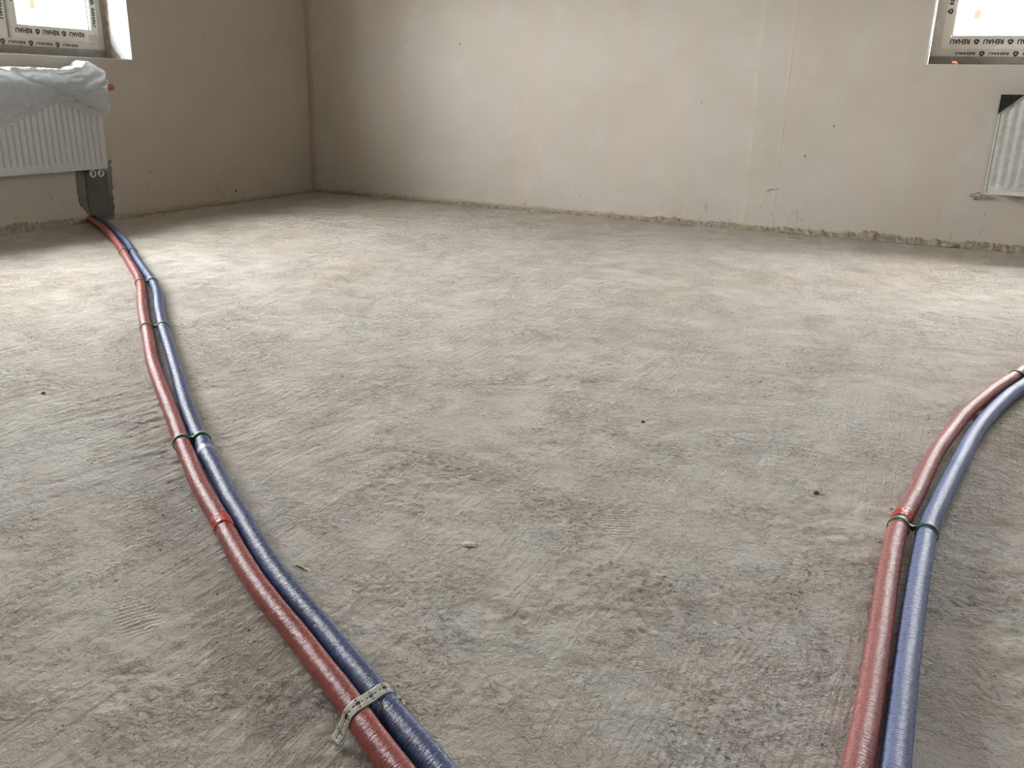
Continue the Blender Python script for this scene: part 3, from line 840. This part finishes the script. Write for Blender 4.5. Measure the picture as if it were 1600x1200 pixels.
drape = from_lists('plastic_film', vs_, fs, M_film, None, True)
prop(drape, 'crumpled translucent plastic film hanging over the top of the radiator below the corner window', 'film')
vs_, fs = [], []
for i in range(121):
    s = 4.462 + 1.185 * i / 120
    for j in range(41):
        z = 0.322 + 0.462 * j / 40
        cut = 0.0
        d = -0.1015 - 0.0012 - 0.0022 * abs(nz3(s * 18, z * 9, 4)) - 0.0012 * abs(nz3(s * 55, z * 30, 6))
        vs_.append((s, d, z + 0.003 * nz3(s * 15, j, 1)))
    if i:
        for j in range(40):
            s_, z_ = 4.462 + 1.185 * i / 120, 0.322 + 0.462 * j / 40
            if (z_ > 0.775 - max(0, 4.56 - s_) * 0.9) or (z_ < 0.345 + 0.05 * nz3(s_ * 12, 3.0) and s_ < 4.52): continue
            a = (i - 1) * 41 + j; fs.append((a, a + 1, a + 42, a + 41))
from_lists('protective_film', vs_, fs, M_film2, radR, True)

# ---------------------------------------------------------------- pipes
LR = [(0.0001, -1.985), (0.2595, -2.1279), (0.5009, -2.28), (0.761, -2.4573), (0.9757, -2.6067), (1.1902, -2.7629), (1.4272, -2.935), (1.5793, -3.054), (1.7508, -3.2029), (1.8656, -3.3041), (2.0075, -3.4244), (2.1369, -3.5312), (2.2528, -3.6283), (2.3825, -3.7374), (2.5034, -3.8316), (2.614, -3.9151), (2.7143, -3.9902), (2.8046, -4.0587), (2.8671, -4.1071), (2.9246, -4.1509), (2.991, -4.1998), (3.0722, -4.2595), (3.1497, -4.3118), (3.2224, -4.3584), (3.2861, -4.4029), (3.3366, -4.4365), (3.4129, -4.4846), (3.5036, -4.5354), (3.5708, -4.5708), (3.63, -4.6043), (3.6856, -4.6342), (3.7341, -4.6632), (3.7788, -4.69), (3.8218, -4.714)]
LB = [(0.0068, -1.9483), (0.3309, -2.1334), (0.5535, -2.2685), (0.7993, -2.4311), (1.0091, -2.5842), (1.2229, -2.7413), (1.4626, -2.9121), (1.5911, -3.0048), (1.6875, -3.0792), (1.7976, -3.1735), (1.9117, -3.2755), (2.052, -3.3971), (2.181, -3.5045), (2.2997, -3.6003), (2.4315, -3.7084), (2.5491, -3.8049), (2.6539, -3.8919), (2.75, -3.9696), (2.8376, -4.0399), (2.8992, -4.0881), (2.9424, -4.1187), (3.0288, -4.1786), (3.111, -4.2379), (3.1862, -4.2916), (3.2575, -4.3392), (3.3226, -4.383), (3.3728, -4.4168), (3.4501, -4.4646), (3.5411, -4.5153), (3.607, -4.5514), (3.6674, -4.5844), (3.7218, -4.6151), (3.7728, -4.6428), (3.8201, -4.6684), (3.8639, -4.692)]
RR = [(4.5606, -2.5522), (4.5303, -2.646), (4.4811, -2.7891), (4.4375, -2.9403), (4.4062, -3.0612), (4.3815, -3.1848), (4.3486, -3.3659), (4.33, -3.5174), (4.3191, -3.6199), (4.3072, -3.7065), (4.297, -3.7827), (4.294, -3.8393), (4.2928, -3.8917), (4.2921, -3.9873), (4.2927, -4.0724), (4.2934, -4.1491), (4.2942, -4.2186), (4.2943, -4.2668), (4.2941, -4.3746), (4.2926, -4.4674)]
RB = [(4.5523, -2.7118), (4.518, -2.8123), (4.4845, -2.9356), (4.4558, -3.052), (4.4347, -3.1546), (4.4178, -3.2471), (4.3991, -3.375), (4.3823, -3.4893), (4.3679, -3.5929), (4.3562, -3.6795), (4.3468, -3.7553), (4.3423, -3.8128), (4.3406, -3.8657), (4.3374, -3.9628), (4.335, -4.0496), (4.3336, -4.1276), (4.3327, -4.1981), (4.332, -4.2468), (4.3317, -4.3547), (4.3313, -4.4472)]

PR = 0.0172
TIES = [ # on the red pipe, on the blue pipe
    ((0.985, -2.613), (1.017, -2.590)), ((1.560, -3.038), (1.601, -3.011)), ((2.100, -3.500), (2.150, -3.478)),
    ((2.893, -4.128), (2.925, -4.107)), ((4.2960, -3.790), (4.3440, -3.800)), ((4.5350, -2.632), (4.585, -2.640))]
def resample(pts, step):
    P = [Vector((a, b, 0)) for a, b in pts]
    P = [P[0] * 2 - P[1]] + P + [P[-1] * 2 - P[-2]]
    out = []
    for i in range(1, len(P) - 2):
        p0, p1, p2, p3 = P[i - 1:i + 3]
        n = max(1, int((p2 - p1).length / step))
        for k in range(n):
            t = k / n
            out.append(0.5 * ((2 * p1) + (-p0 + p2) * t + (2 * p0 - 5 * p1 + 4 * p2 - p3) * t * t + (-p0 + 3 * p1 - 3 * p2 + p3) * t ** 3))
    out.append(P[-2].copy())
    for _ in range(5):
        out = [out[0]] + [(out[i - 1] + out[i] * 2 + out[i + 1]) / 4 for i in range(1, len(out) - 1)] + [out[-1]]
    return out
def even(pts, step):
    out = [pts[0].copy()]; acc = 0.0
    for a, b in zip(pts, pts[1:]):
        L = (b - a).length
        if L == 0: continue
        t = step - acc
        while t <= L:
            out.append(a + (b - a) * (t / L)); t += step
        acc = (acc + L) % step
    return out
def near(pts, q):
    return min(range(len(pts)), key=lambda i: (pts[i].xy - q.xy).length_squared)
def separate(A, B, gap):
    for it in range(6):
        for i, b in enumerate(B):
            a = A[near(A, b)]; d = (b - a); l = d.length
            g2 = gap + 0.0036 * max(math.exp(-((b - Vector((*q[1], 0))).length / 0.03) ** 2) for q in TIES)
            if l < g2:
                B[i] = b + d * ((g2 - l) / l)
    return [B[0]] + [(B[i - 1] + B[i] * 2 + B[i + 1]) / 4 for i in range(1, len(B) - 1)] + [B[-1]]
def ext_end(pts, dist, n=4):
    a, b = Vector((*pts[-4], 0)), Vector((*pts[-1], 0)); d = (b - a).normalized()
    return pts + [((b + d * dist * (i + 1) / n).x, (b + d * dist * (i + 1) / n).y) for i in range(n)]
LR_ = LR + [(3.93, -4.775), (4.035, -4.855), (4.11, -4.99), (4.14, -5.25), (4.14, -5.9)]; LB_ = LB + [(3.96, -4.748), (4.06, -4.828), (4.143, -4.975), (4.178, -5.25), (4.178, -5.9)]
RR_ = [(5.45, -0.40), (5.15, -0.95), (4.90, -1.55), (4.70, -2.12)] + RR; RR_ = RR_ + [(4.29, -4.7), (4.29, -5.2), (4.29, -5.9)]
RB_ = [(5.50, -0.44), (5.20, -1.00), (4.93, -1.66), (4.70, -2.27)] + RB; RB_ = RB_ + [(4.331, -4.7), (4.331, -5.2), (4.331, -5.9)]
cLR, cRR = even(resample(LR_, 0.01), 0.006), even(resample(RR_, 0.01), 0.006)
cLB = even(separate(cLR, even(resample(LB_, 0.01), 0.006), 2 * PR + 0.0022), 0.006)
cRB = even(separate(cRR, even(resample(RB_, 0.01), 0.006), 2 * PR + 0.0022), 0.006)
ZC = 0.019

def frames(pts):
    n = len(pts); out = []
    for i in range(n):
        t = (pts[min(n - 1, i + 1)] - pts[max(0, i - 1)]).normalized()
        out.append((t, Vector((-t.y, t.x, 0))))
    return out
def tube_mesh(name, pts, rfun, zfun, mat, parent, seg=36, cap=True, smooth=True, k0=0, rz=1.0):
    fr = frames(pts); vs_, fs, uv = [], [], []
    n = len(pts); u = k0 * 0.006
    for i in range(n):
        if i: u += (pts[i] - pts[i - 1]).length
        t, sd = fr[i]; c = Vector((pts[i].x, pts[i].y, zfun(i)))
        for j in range(seg + 1):
            a = 2 * math.pi * j / seg - math.pi / 2
            r_ = rfun(i, a)
            vs_.append(tuple(c + sd * (r_ * math.cos(a)) + Vector((0, 0, 1)) * (r_ * math.sin(a) * rz))); uv.append((u, j / seg))
    S = seg + 1
    for i in range(1, n):
        for j in range(seg): fs.append(((i - 1) * S + j, i * S + j, i * S + j + 1, (i - 1) * S + j + 1))
    if cap: fs.append(tuple(range(seg))); fs.append(tuple((n - 1) * S + j for j in reversed(range(seg))))
    return from_lists(name, vs_, fs, mat, parent, smooth, uv)

def make_pipe(label, pts, mat, seed, pinch, group):
    idxs = [(near(pts, Vector((*p_, 0))), amt, w) for p_, amt, w in pinch]
    def rf(i, a):
        r_ = PR * (1 + 0.012 * nz3(i * 0.05, seed) + 0.008 * nz3(i * 0.6, math.cos(a) * 1.5, seed + math.sin(a)))
        for k, amt, w in idxs:
            d = (i - k) * 0.006 / w
            if abs(d) < 3: r_ *= 1 - amt * math.exp(-d * d)
        return min(r_, PR * 1.02)
    root = empty('insulated_pipe', (pts[len(pts) // 2].x, pts[len(pts) // 2].y, 0))
    prop(root, label, 'pipe', group)
    o = tube_mesh('foam_sleeve', pts, rf, lambda i: ZC, mat, root)
    core = tube_mesh('inner_pipe', [pts[0] + (pts[0] - pts[3]).normalized() * 0.02, pts[0], pts[1], pts[2]], lambda i, a: 0.008, lambda i: ZC, M_pvc, root, 16)
    return root, rf

def seam(root, pts, at, mat=None, w=0.0022, grow=1.012, tilt=0.0):
    k = near(pts, Vector((*at, 0))); n = 2
    seg = pts[k - n:k + n + 1]
    c, t = pts[k], frames(pts)[k][0]
    sub = [c + t * (w * (q / 2.0)) for q in (-1, 0, 1)]
    return tube_mesh('seam_ring', sub, lambda i, a: PR * (grow if i == 1 else grow - 0.01), lambda i: ZC, mat or M_navy, root, 36, False)

def tape(root, pts, at, length, mat, label, seed, wr=0.09, grow=1.05, twist=0.5):
    k = near(pts, Vector((*at, 0))); n = int(length / 0.0015)
    c0, c1 = pts[max(0, k - int(length / 0.012))], pts[min(len(pts) - 1, k + int(length / 0.012))]
    sub = [c0 + (c1 - c0) * (i / n) for i in range(n + 1)]
    ks = max(0, k - int(length / 0.012))
    def a_up(a): return math.sin(a) > 0.35
    def rf(i, a):
        e_ = min(1, min(i, n - i) / 2.0)
        crk = wr * abs(nz3(i * 0.35 + a * twist * 2, a * 1.3, seed)) + wr * 0.5 * nz3(i * 0.9, a * 4, seed + 5)
        return PR * min(1.10 if a_up(a) else 1.05, 1.032 + (grow - 1.0) * e_ * 0.2 + max(-0.02, crk) * e_)
    # taper the sleeve's edge unevenly round the pipe
    fr = frames(sub)
    vs_, fs, uv = [], [], []
    S = 48
    for i in range(n + 1):
        for j in range(S + 1):
            a = 2 * math.pi * j / S - math.pi / 2
            slip = 0.25 * length * math.sin(a * 1.0 + seed) * 0.5 + 0.12 * length * nz3(math.cos(a) * 2, math.sin(a) * 2, seed)
            t, sd = fr[i]; r_ = rf(i, a)
            q = sub[i] + t * (slip * (1 if i > n / 2 else 0.6))
            vs_.append((q.x + sd.x * r_ * math.cos(a), q.y + sd.y * r_ * math.cos(a), max(0.0013, ZC + r_ * math.sin(a)))); uv.append((i * 0.0015, j / S))
    for i in range(1, n + 1):
        for j in range(S): fs.append(((i - 1) * (S + 1) + j, i * (S + 1) + j, i * (S + 1) + j + 1, (i - 1) * (S + 1) + j + 1))
    return prop(from_lists('tape_wrap', vs_, fs, mat, root, True, uv), label)

gl = 'heating pipes laid across the floor'
pLR, rLR = make_pipe('long red insulated pipe running from the wall to the strap, beside the blue one', cLR, M_red, 2.1,
    [(TIES[0][0], .05, .008), (TIES[1][0], .06, .008), (TIES[2][0], .05, .008), (TIES[3][0], .04, .01), ((3.255, -4.382), .04, .012)], gl)
pLB, rLB = make_pipe('long blue insulated pipe running from the wall to the strap, beside the red one', cLB, M_blue, 7.7,
    [(TIES[0][1], .05, .008), (TIES[1][1], .12, .010), (TIES[2][1], .05, .008), (TIES[3][1], .04, .01)], gl)
pRR, rRR = make_pipe('shorter dusty red pipe on the side of the radiator with the corner guard', cRR, M_red2, 4.4,
    [(TIES[4][0], .08, .008), ((4.546, -2.60), .16, .010)], gl)
pRB, rRB = make_pipe('shorter dusty blue pipe on the side of the radiator with the corner guard', cRB, M_blue2, 9.9,
    [(TIES[4][1], .08, .010), (TIES[5][1], .04, .008)], gl)
tape(pLR, cLR, (3.238, -4.370), 0.046, M_redtape, 'bright red crumpled tape', 1.7, 0.14, 1.05, 0.9)
tape(pLR, cLR, (1.755, -3.205), 0.014, M_redtape, 'bright red tape', 3.7, 0.10, 1.05)
tape(pRR, cRR, (4.3010, -3.757), 0.042, M_redtape, 'bright red crumpled tape', 5.2, 0.14, 1.05, 0.9)
tape(pLB, cLB, (2.975, -4.145), 0.030, M_bluetape, 'lavender tape band', 2.9, 0.03, 1.05)
tape(pLB, cLB, (1.556, -2.982), 0.022, M_bluetape, 'pale blue crumpled tape', 6.1, 0.16, 1.05)
for at in ((1.985, -3.338), (2.468, -3.742)): seam(pLB, cLB, at)
for at in ((3.404, -4.437), (3.412, -4.442)): seam(pLB, cLB, at, w=0.0015)
seam(pRB, cRB, (4.527, -2.785)); seam(pRB, cRB, (4.388, -3.447)); seam(pRB, cRB, (4.386, -3.462), w=0.0015)

# green figure-of-eight ties --------------------------------------
def tie(pr_, pb_, A, B, label):
    ka, kb = near(A, Vector((*pr_, 0))), near(B, Vector((*pb_, 0)))
    a = A[ka].copy(); t = frames(A)[ka][0]
    # the blue pipe's centre in the plane across the red pipe
    best = min(range(len(B)), key=lambda i: abs((B[i] - a).dot(t)) + 0.2 * (B[i] - a).length)
    tB = frames(B)[best][0]; b = B[best] - tB * ((B[best] - a).dot(t) / tB.dot(t))
    ex = (b - a); Dd = ex.length; ex.normalize(); ey = t if Vector((0, 0, 1)).cross(ex).dot(t) > 0 else -t
    ez = Vector((0, 0, 1))
    root = empty('pipe_tie', (a.x, a.y, 0)); prop(root, label, 'pipe tie', 'green ties holding the pipe pairs')
    W_, T_ = 0.0045, 0.0019
    base = Vector((a.x, a.y, ZC))
    def P(u, v, w): return tuple(base + ex * u + ey * w + ez * v)
    tb = frames(B)[near(B, b)][0]
    tb = tb if tb.dot(ey) > 0 else -tb
    xb = tb.cross(ez) if tb.cross(ez).dot(ex) > 0 else ez.cross(tb)
    bb_ = Vector((b.x, b.y, ZC))
    for cx in (0.0, Dd):
        vs_, fs = [], []
        P = (lambda u, v, w: tuple(base + ex * u + ey * w + ez * v)) if cx == 0 else (lambda u, v, w: tuple(bb_ + xb * (u - Dd) + tb * w + ez * v))
        S = 40
        for j in range(S):
            an = 2 * math.pi * j / S
            ri, ro = PR * 1.04, PR * 1.04 + T_
            for (r_, w_) in ((ri, -W_), (ro, -W_), (ro, W_), (ri, W_)):
                vs_.append(P(cx + r_ * math.cos(an), max(-ZC + 0.0005, r_ * math.sin(an)), w_))
        for j in range(S):
            k = (j + 1) % S
            for q in range(4): fs.append((j * 4 + q, j * 4 + (q + 1) % 4, k * 4 + (q + 1) % 4, k * 4 + q))
        from_lists('loop', vs_, fs, M_green, root, True)
    ro = PR * 1.04 + T_ + 0.0002
    P = lambda u, v, w: tuple(base + ex * u + ey * w + ez * v)
    up = []; n = 8
    a0 = math.radians(66)
    yt = ro * math.sin(a0); xt = ro * math.cos(a0)
    dip = max(0.25 * PR, yt - 0.30 * PR - max(0.0, (Dd - 2 * PR)) * 0.3)
    top = [(xt + (Dd - 2 * xt) * i / n, yt + (dip - yt) * math.sin(math.pi * i / n) ** 0.9) for i in range(n + 1)]
    lowa = [(ro * math.cos(q), ro * math.sin(q)) for q in np.linspace(a0, math.radians(8), 7)]
    lowb = [(Dd - x, y) for x, y in reversed(lowa)]
    mid = (Dd / 2, -0.1 * PR)
    poly = top + list(reversed(lowb))[0:0] + [(x, y) for x, y in reversed(lowb)][1:] + [mid] + [(x, y) for x, y in reversed(lowa)][:-1]
    bm = bmesh.new()
    f0 = [bm.verts.new(P(x, y, -W_ * 0.9)) for x, y in poly]; f1 = [bm.verts.new(P(x, y, W_ * 0.9)) for x, y in poly]
    bm.faces.new(f0); bm.faces.new(list(reversed(f1)))
    for i in range(len(poly)):
        j = (i + 1) % len(poly); bm.faces.new((f0[i], f0[j], f1[j], f1[i]))
    bmesh.ops.triangulate(bm, faces=[q for q in bm.faces if len(q.verts) > 4])
    from_bm('web', bm, M_greenw, root)
    return root
tl = ['green plastic tie nearest the wall on the longer pipe pair', 'green plastic tie beside the pale blue crumpled tape',
      'third green plastic tie from the wall, below the small red tape', 'green plastic tie just above the lavender tape band',
      'green plastic tie beside the red crumpled tape on the shorter pipe pair', 'green plastic tie at the kink where the shorter pair leaves the picture']
for i, ((a, b), lab) in enumerate(zip(TIES, tl)):
    tie(a, b, cLR if i < 4 else cRR, cLB if i < 4 else cRB, lab)

# perforated steel strap ------------------------------------------
def strap():
    ka = near(cLR, Vector((3.729, -4.660, 0))); a = cLR[ka].copy(); t = frames(cLR)[ka][0]
    kb = min(range(len(cLB)), key=lambda i: abs((cLB[i] - a).dot(t)) + 0.2 * (cLB[i] - a).length)
    b = cLB[kb] - t * (cLB[kb] - a).dot(t); ex = b - a; Dd = ex.length; ex.normalize()
    ro = PR + 0.0010
    # cross-section path (u along ex, v height over the floor)
    pth = [(-0.0345, 0.0012), (-0.0300, 0.0045), (-0.0255, 0.0092), (-0.0222, 0.0138)]
    for q in np.linspace(math.radians(160), math.radians(90), 9): pth.append((ro * math.cos(q) * 1.02, ZC + ro * math.sin(q)))
    for q in np.linspace(0.15, 0.85, 4): pth.append((Dd * q, ZC + ro - 0.0008 * math.sin(math.pi * q)))
    for q in np.linspace(math.radians(90), math.radians(5), 9): pth.append((Dd + ro * math.cos(q) * 1.02, ZC + ro * math.sin(q)))
    pth += [(Dd + ro + 0.0005, 0.012), (Dd + ro + 0.002, 0.0065), (Dd + ro + 0.006, 0.0030), (Dd + ro + 0.014, 0.0022)]
    cum = [0.0]
    for (x0, y0), (x1, y1) in zip(pth, pth[1:]): cum.append(cum[-1] + math.hypot(x1 - x0, y1 - y0))
    L, Wd = cum[-1], 0.0210
    def at(sv):
        sv = min(max(sv, 0), L - 1e-6)
        for i in range(len(pth) - 1):
            if sv <= cum[i + 1]:
                u = (sv - cum[i]) / (cum[i + 1] - cum[i])
                return pth[i][0] + (pth[i + 1][0] - pth[i][0]) * u, pth[i][1] + (pth[i + 1][1] - pth[i][1]) * u
    vs2, ed, holes = [], [], []
    def loop(pts_):
        k = len(vs2); vs2.extend(Vector(q) for q in pts_)
        ed.extend((k + i, k + (i + 1) % len(pts_)) for i in range(len(pts_)))
    n = int(L / 0.002)
    loop([(L * i / n, -Wd / 2) for i in range(n + 1)] + [(L * (n - i) / n, Wd / 2) for i in range(n + 1)])
    s = 0.012
    while s < L - 0.008:
        for (du, dv, r_, m) in ((0, 0, 0.0036, 16), (0.0066, 0.0, 0.0015, 8), (-0.0066, 0.0, 0.0015, 8), (0.0, 0.0068, 0.0014, 8), (0.0, -0.0068, 0.0014, 8)):
            if 0.003 < s + du < L - 0.003:
                holes.append((s + du, dv, r_))
                loop([(s + du + r_ * math.cos(2 * math.pi * i / m), dv + r_ * math.sin(2 * math.pi * i / m)) for i in range(m)])
        s += 0.0205
    y = -Wd / 2 + 0.0028
    while y < Wd / 2 - 0.001:
        for i in range(1, n):
            xx = L * i / n
            if all(math.hypot(xx - hx, y - hy) > hr + 0.0006 for hx, hy, hr in holes): vs2.append(Vector((xx, y)))
        y += 0.0028
    vo, eo, fo, *_ = delaunay_2d_cdt(vs2, ed, [], 0, 1e-7)
    fs = []
    for q in fo:
        c = sum((vo[i] for i in q), Vector((0, 0))) / len(q)
        if any(math.hypot(c.x - hx, c.y - hy) < hr * 0.97 for hx, hy, hr in holes): continue
        if not (0 < c.x < L and abs(c.y) < Wd / 2): continue
        fs.append(tuple(q))
    V = []
    for v in vo:
        x, z = at(v.x); skew = 0.008 - 0.30 * x - (0.15 * max(0.0, -0.005 - x))
        p_ = a + ex * x + t * (v.y + skew); V.append((p_.x, p_.y, z))
    o = from_lists('perforated_strap', V, fs, M_zinc, None, True)
    md = o.modifiers.new('thickness', 'SOLIDIFY'); md.thickness = 0.0006; md.offset = 1.0
    prop(o, 'galvanised perforated steel strap pinning the longer pipe pair to the floor', 'strap')
    # two screws
    k = 0
    for (x, off) in ((Dd + ro + 0.010, 0.008 - 0.30 * (Dd + ro + 0.01)),):
        p_ = a + ex * x + t * off
        bm = bmesh.new(); cyl(bm, (p_.x, p_.y, 0.0042), (0, 0, 1), 0.0034, 0.0022, 16, 0.0022)
        s_ = from_bm('screw', bm, M_grit, o, True)
    return o
strap()

# ---------------------------------------------------------------- rubble, grit and single lumps
def chips(name, items, mat, seed):
    r_ = random.Random(seed); V, F = [], []
    for (x, y, z, s) in items:
        k = len(V)
        ax = [Vector((r_.uniform(.6, 1.2), 0, 0)), Vector((0, r_.uniform(.6, 1.2), 0)), Vector((0, 0, r_.uniform(.4, .9)))]
        rot = Matrix.Rotation(r_.uniform(0, 6.28), 3, 'Z') @ Matrix.Rotation(r_.uniform(-.6, .6), 3, 'X')
        for v in (ax[0], -ax[0], ax[1], -ax[1], ax[2], -ax[2]):
            q = rot @ (v * s + Vector((r_.uniform(-.25, .25), r_.uniform(-.25, .25), 0)) * s)
            V.append((x + q.x, y + q.y, z + q.z))
        F += [(k, k + 2, k + 4), (k + 2, k + 1, k + 4), (k + 1, k + 3, k + 4), (k + 3, k, k + 4), (k + 2, k, k + 5), (k + 1, k + 2, k + 5), (k + 3, k + 1, k + 5), (k, k + 3, k + 5)]
    return from_lists(name, V, F, mat)
r3 = random.Random(11)
it = []
for i in range(1500):
    x = r3.uniform(0.5, 6.2)
    if r3.random() > 0.25 + 0.75 * min(1, x / 4): continue
    d = abs(r3.gauss(0, 0.022)) + 0.012
    s = min(0.012, 0.0018 + r3.expovariate(1 / 0.0022))
    it.append((x, -d, fz(x, -d) + s * 0.3, s))
for i in range(500):
    y = r3.choice((r3.uniform(-1.7, -0.1), r3.uniform(-4.2, -2.1)))
    d = abs(r3.gauss(0, 0.02)) + 0.012; s = min(0.010, 0.0015 + r3.expovariate(1 / 0.002))
    it.append((d, y, fz(d, y) + s * 0.3, s))
prop(chips('plaster_rubble', it, M_rubble, 3), 'crumbs of broken plaster along the foot of the walls', 'rubble', kind='stuff')
it = []
def clear(x, y, s):
    q = Vector((x, y, 0))
    return all((P_[near(P_, q)] - q).length > PR + s + 0.004 for P_ in thin)
thin = [P_[::6] for P_ in (cLR, cLB, cRR, cRB)]
for i in range(900):
    u = r3.random()
    if u < 0.45:      # swept up along the pipes
        P_ = r3.choice((cLR, cLB, cRR, cRB)); k = r3.randrange(10, len(P_) - 10); t, sd = frames(P_[k - 1:k + 2])[1]
        g = (0.024 + abs(r3.gauss(0, 0.045))) * r3.choice((-1, 1)); x, y = P_[k].x + sd.x * g, P_[k].y + sd.y * g
    else:
        y = -4.9 + 4.8 * r3.random() ** 1.3; x = r3.uniform(0.6, 5.0)
    s = min(0.0032, 0.0007 + r3.expovariate(1 / 0.0006))
    if clear(x, y, s): it.append((x, y, fz(x, y) + s * 0.4, s))
prop(chips('floor_grit', it, M_grit, 5), 'brown grit scattered over the screed', 'grit', kind='stuff')

def lump(name, x, y, sx, sy, sz, mat, seed, label, cat, rot=0.0, group=None):
    bm = bmesh.new()
    bmesh.ops.create_icosphere(bm, subdivisions=3, radius=1)
    for v in bm.verts: v.co *= 1 + 0.35 * nz3(v.co.x * 1.7, v.co.y * 1.7, v.co.z * 1.7 + seed) + 0.12 * nz3(v.co.x * 6, v.co.y * 6, v.co.z * 6 + seed)
    bm.transform(Matrix.Translation((x, y, fz(x, y) + sz * 0.45)) @ Matrix.Rotation(rot, 4, 'Z') @ Matrix.Diagonal((sx, sy, sz, 1)))
    return prop(from_bm(name, bm, mat, None, True), label, cat, group)
lump('plaster_lump', 3.630, -4.191, 0.012, 0.009, 0.0026, M_lump, 1, 'pale flattened plaster lump in the middle of the near floor', 'plaster lump', 0.4)
lump('stone_chip', 4.138, -3.666, 0.0065, 0.005, 0.004, M_grit, 2, 'dark stone chip on the floor between the pipe pairs, nearer the shorter one', 'stone chip', 1.0)
lump('stone_chip', 2.316, -4.025, 0.0055, 0.004, 0.004, M_grit, 3, 'dark stone chip by the picture edge, level with the longer pair\'s last tie', 'stone chip', 0.2)
lump('stone_chip', 3.708, -3.463, 0.0055, 0.004, 0.0035, M_grit, 4, 'small dark stone chip alone in mid floor', 'stone chip', 0.8)
lump('plaster_chunk', 4.330, -0.030, 0.040, 0.014, 0.018, M_ridge, 6, 'rounded plaster chunk on the floor against the pale wall, below the orange foam scrap', 'plaster chunk')
lump('wood_splinter', 3.55, -0.20, 0.045, 0.006, 0.003, M_grit, 7, 'dark splinter lying on the floor near the pale wall', 'splinter', 0.1)
lump('wood_splinter', 3.422, -4.388, 0.016, 0.0014, 0.0012, mat_plain('red_splinter', (0.20, 0.08, 0.05), 0.8), 8, 'thin reddish splinter beside the longer blue pipe', 'splinter', -0.2)
bpy.context.view_layer.update()
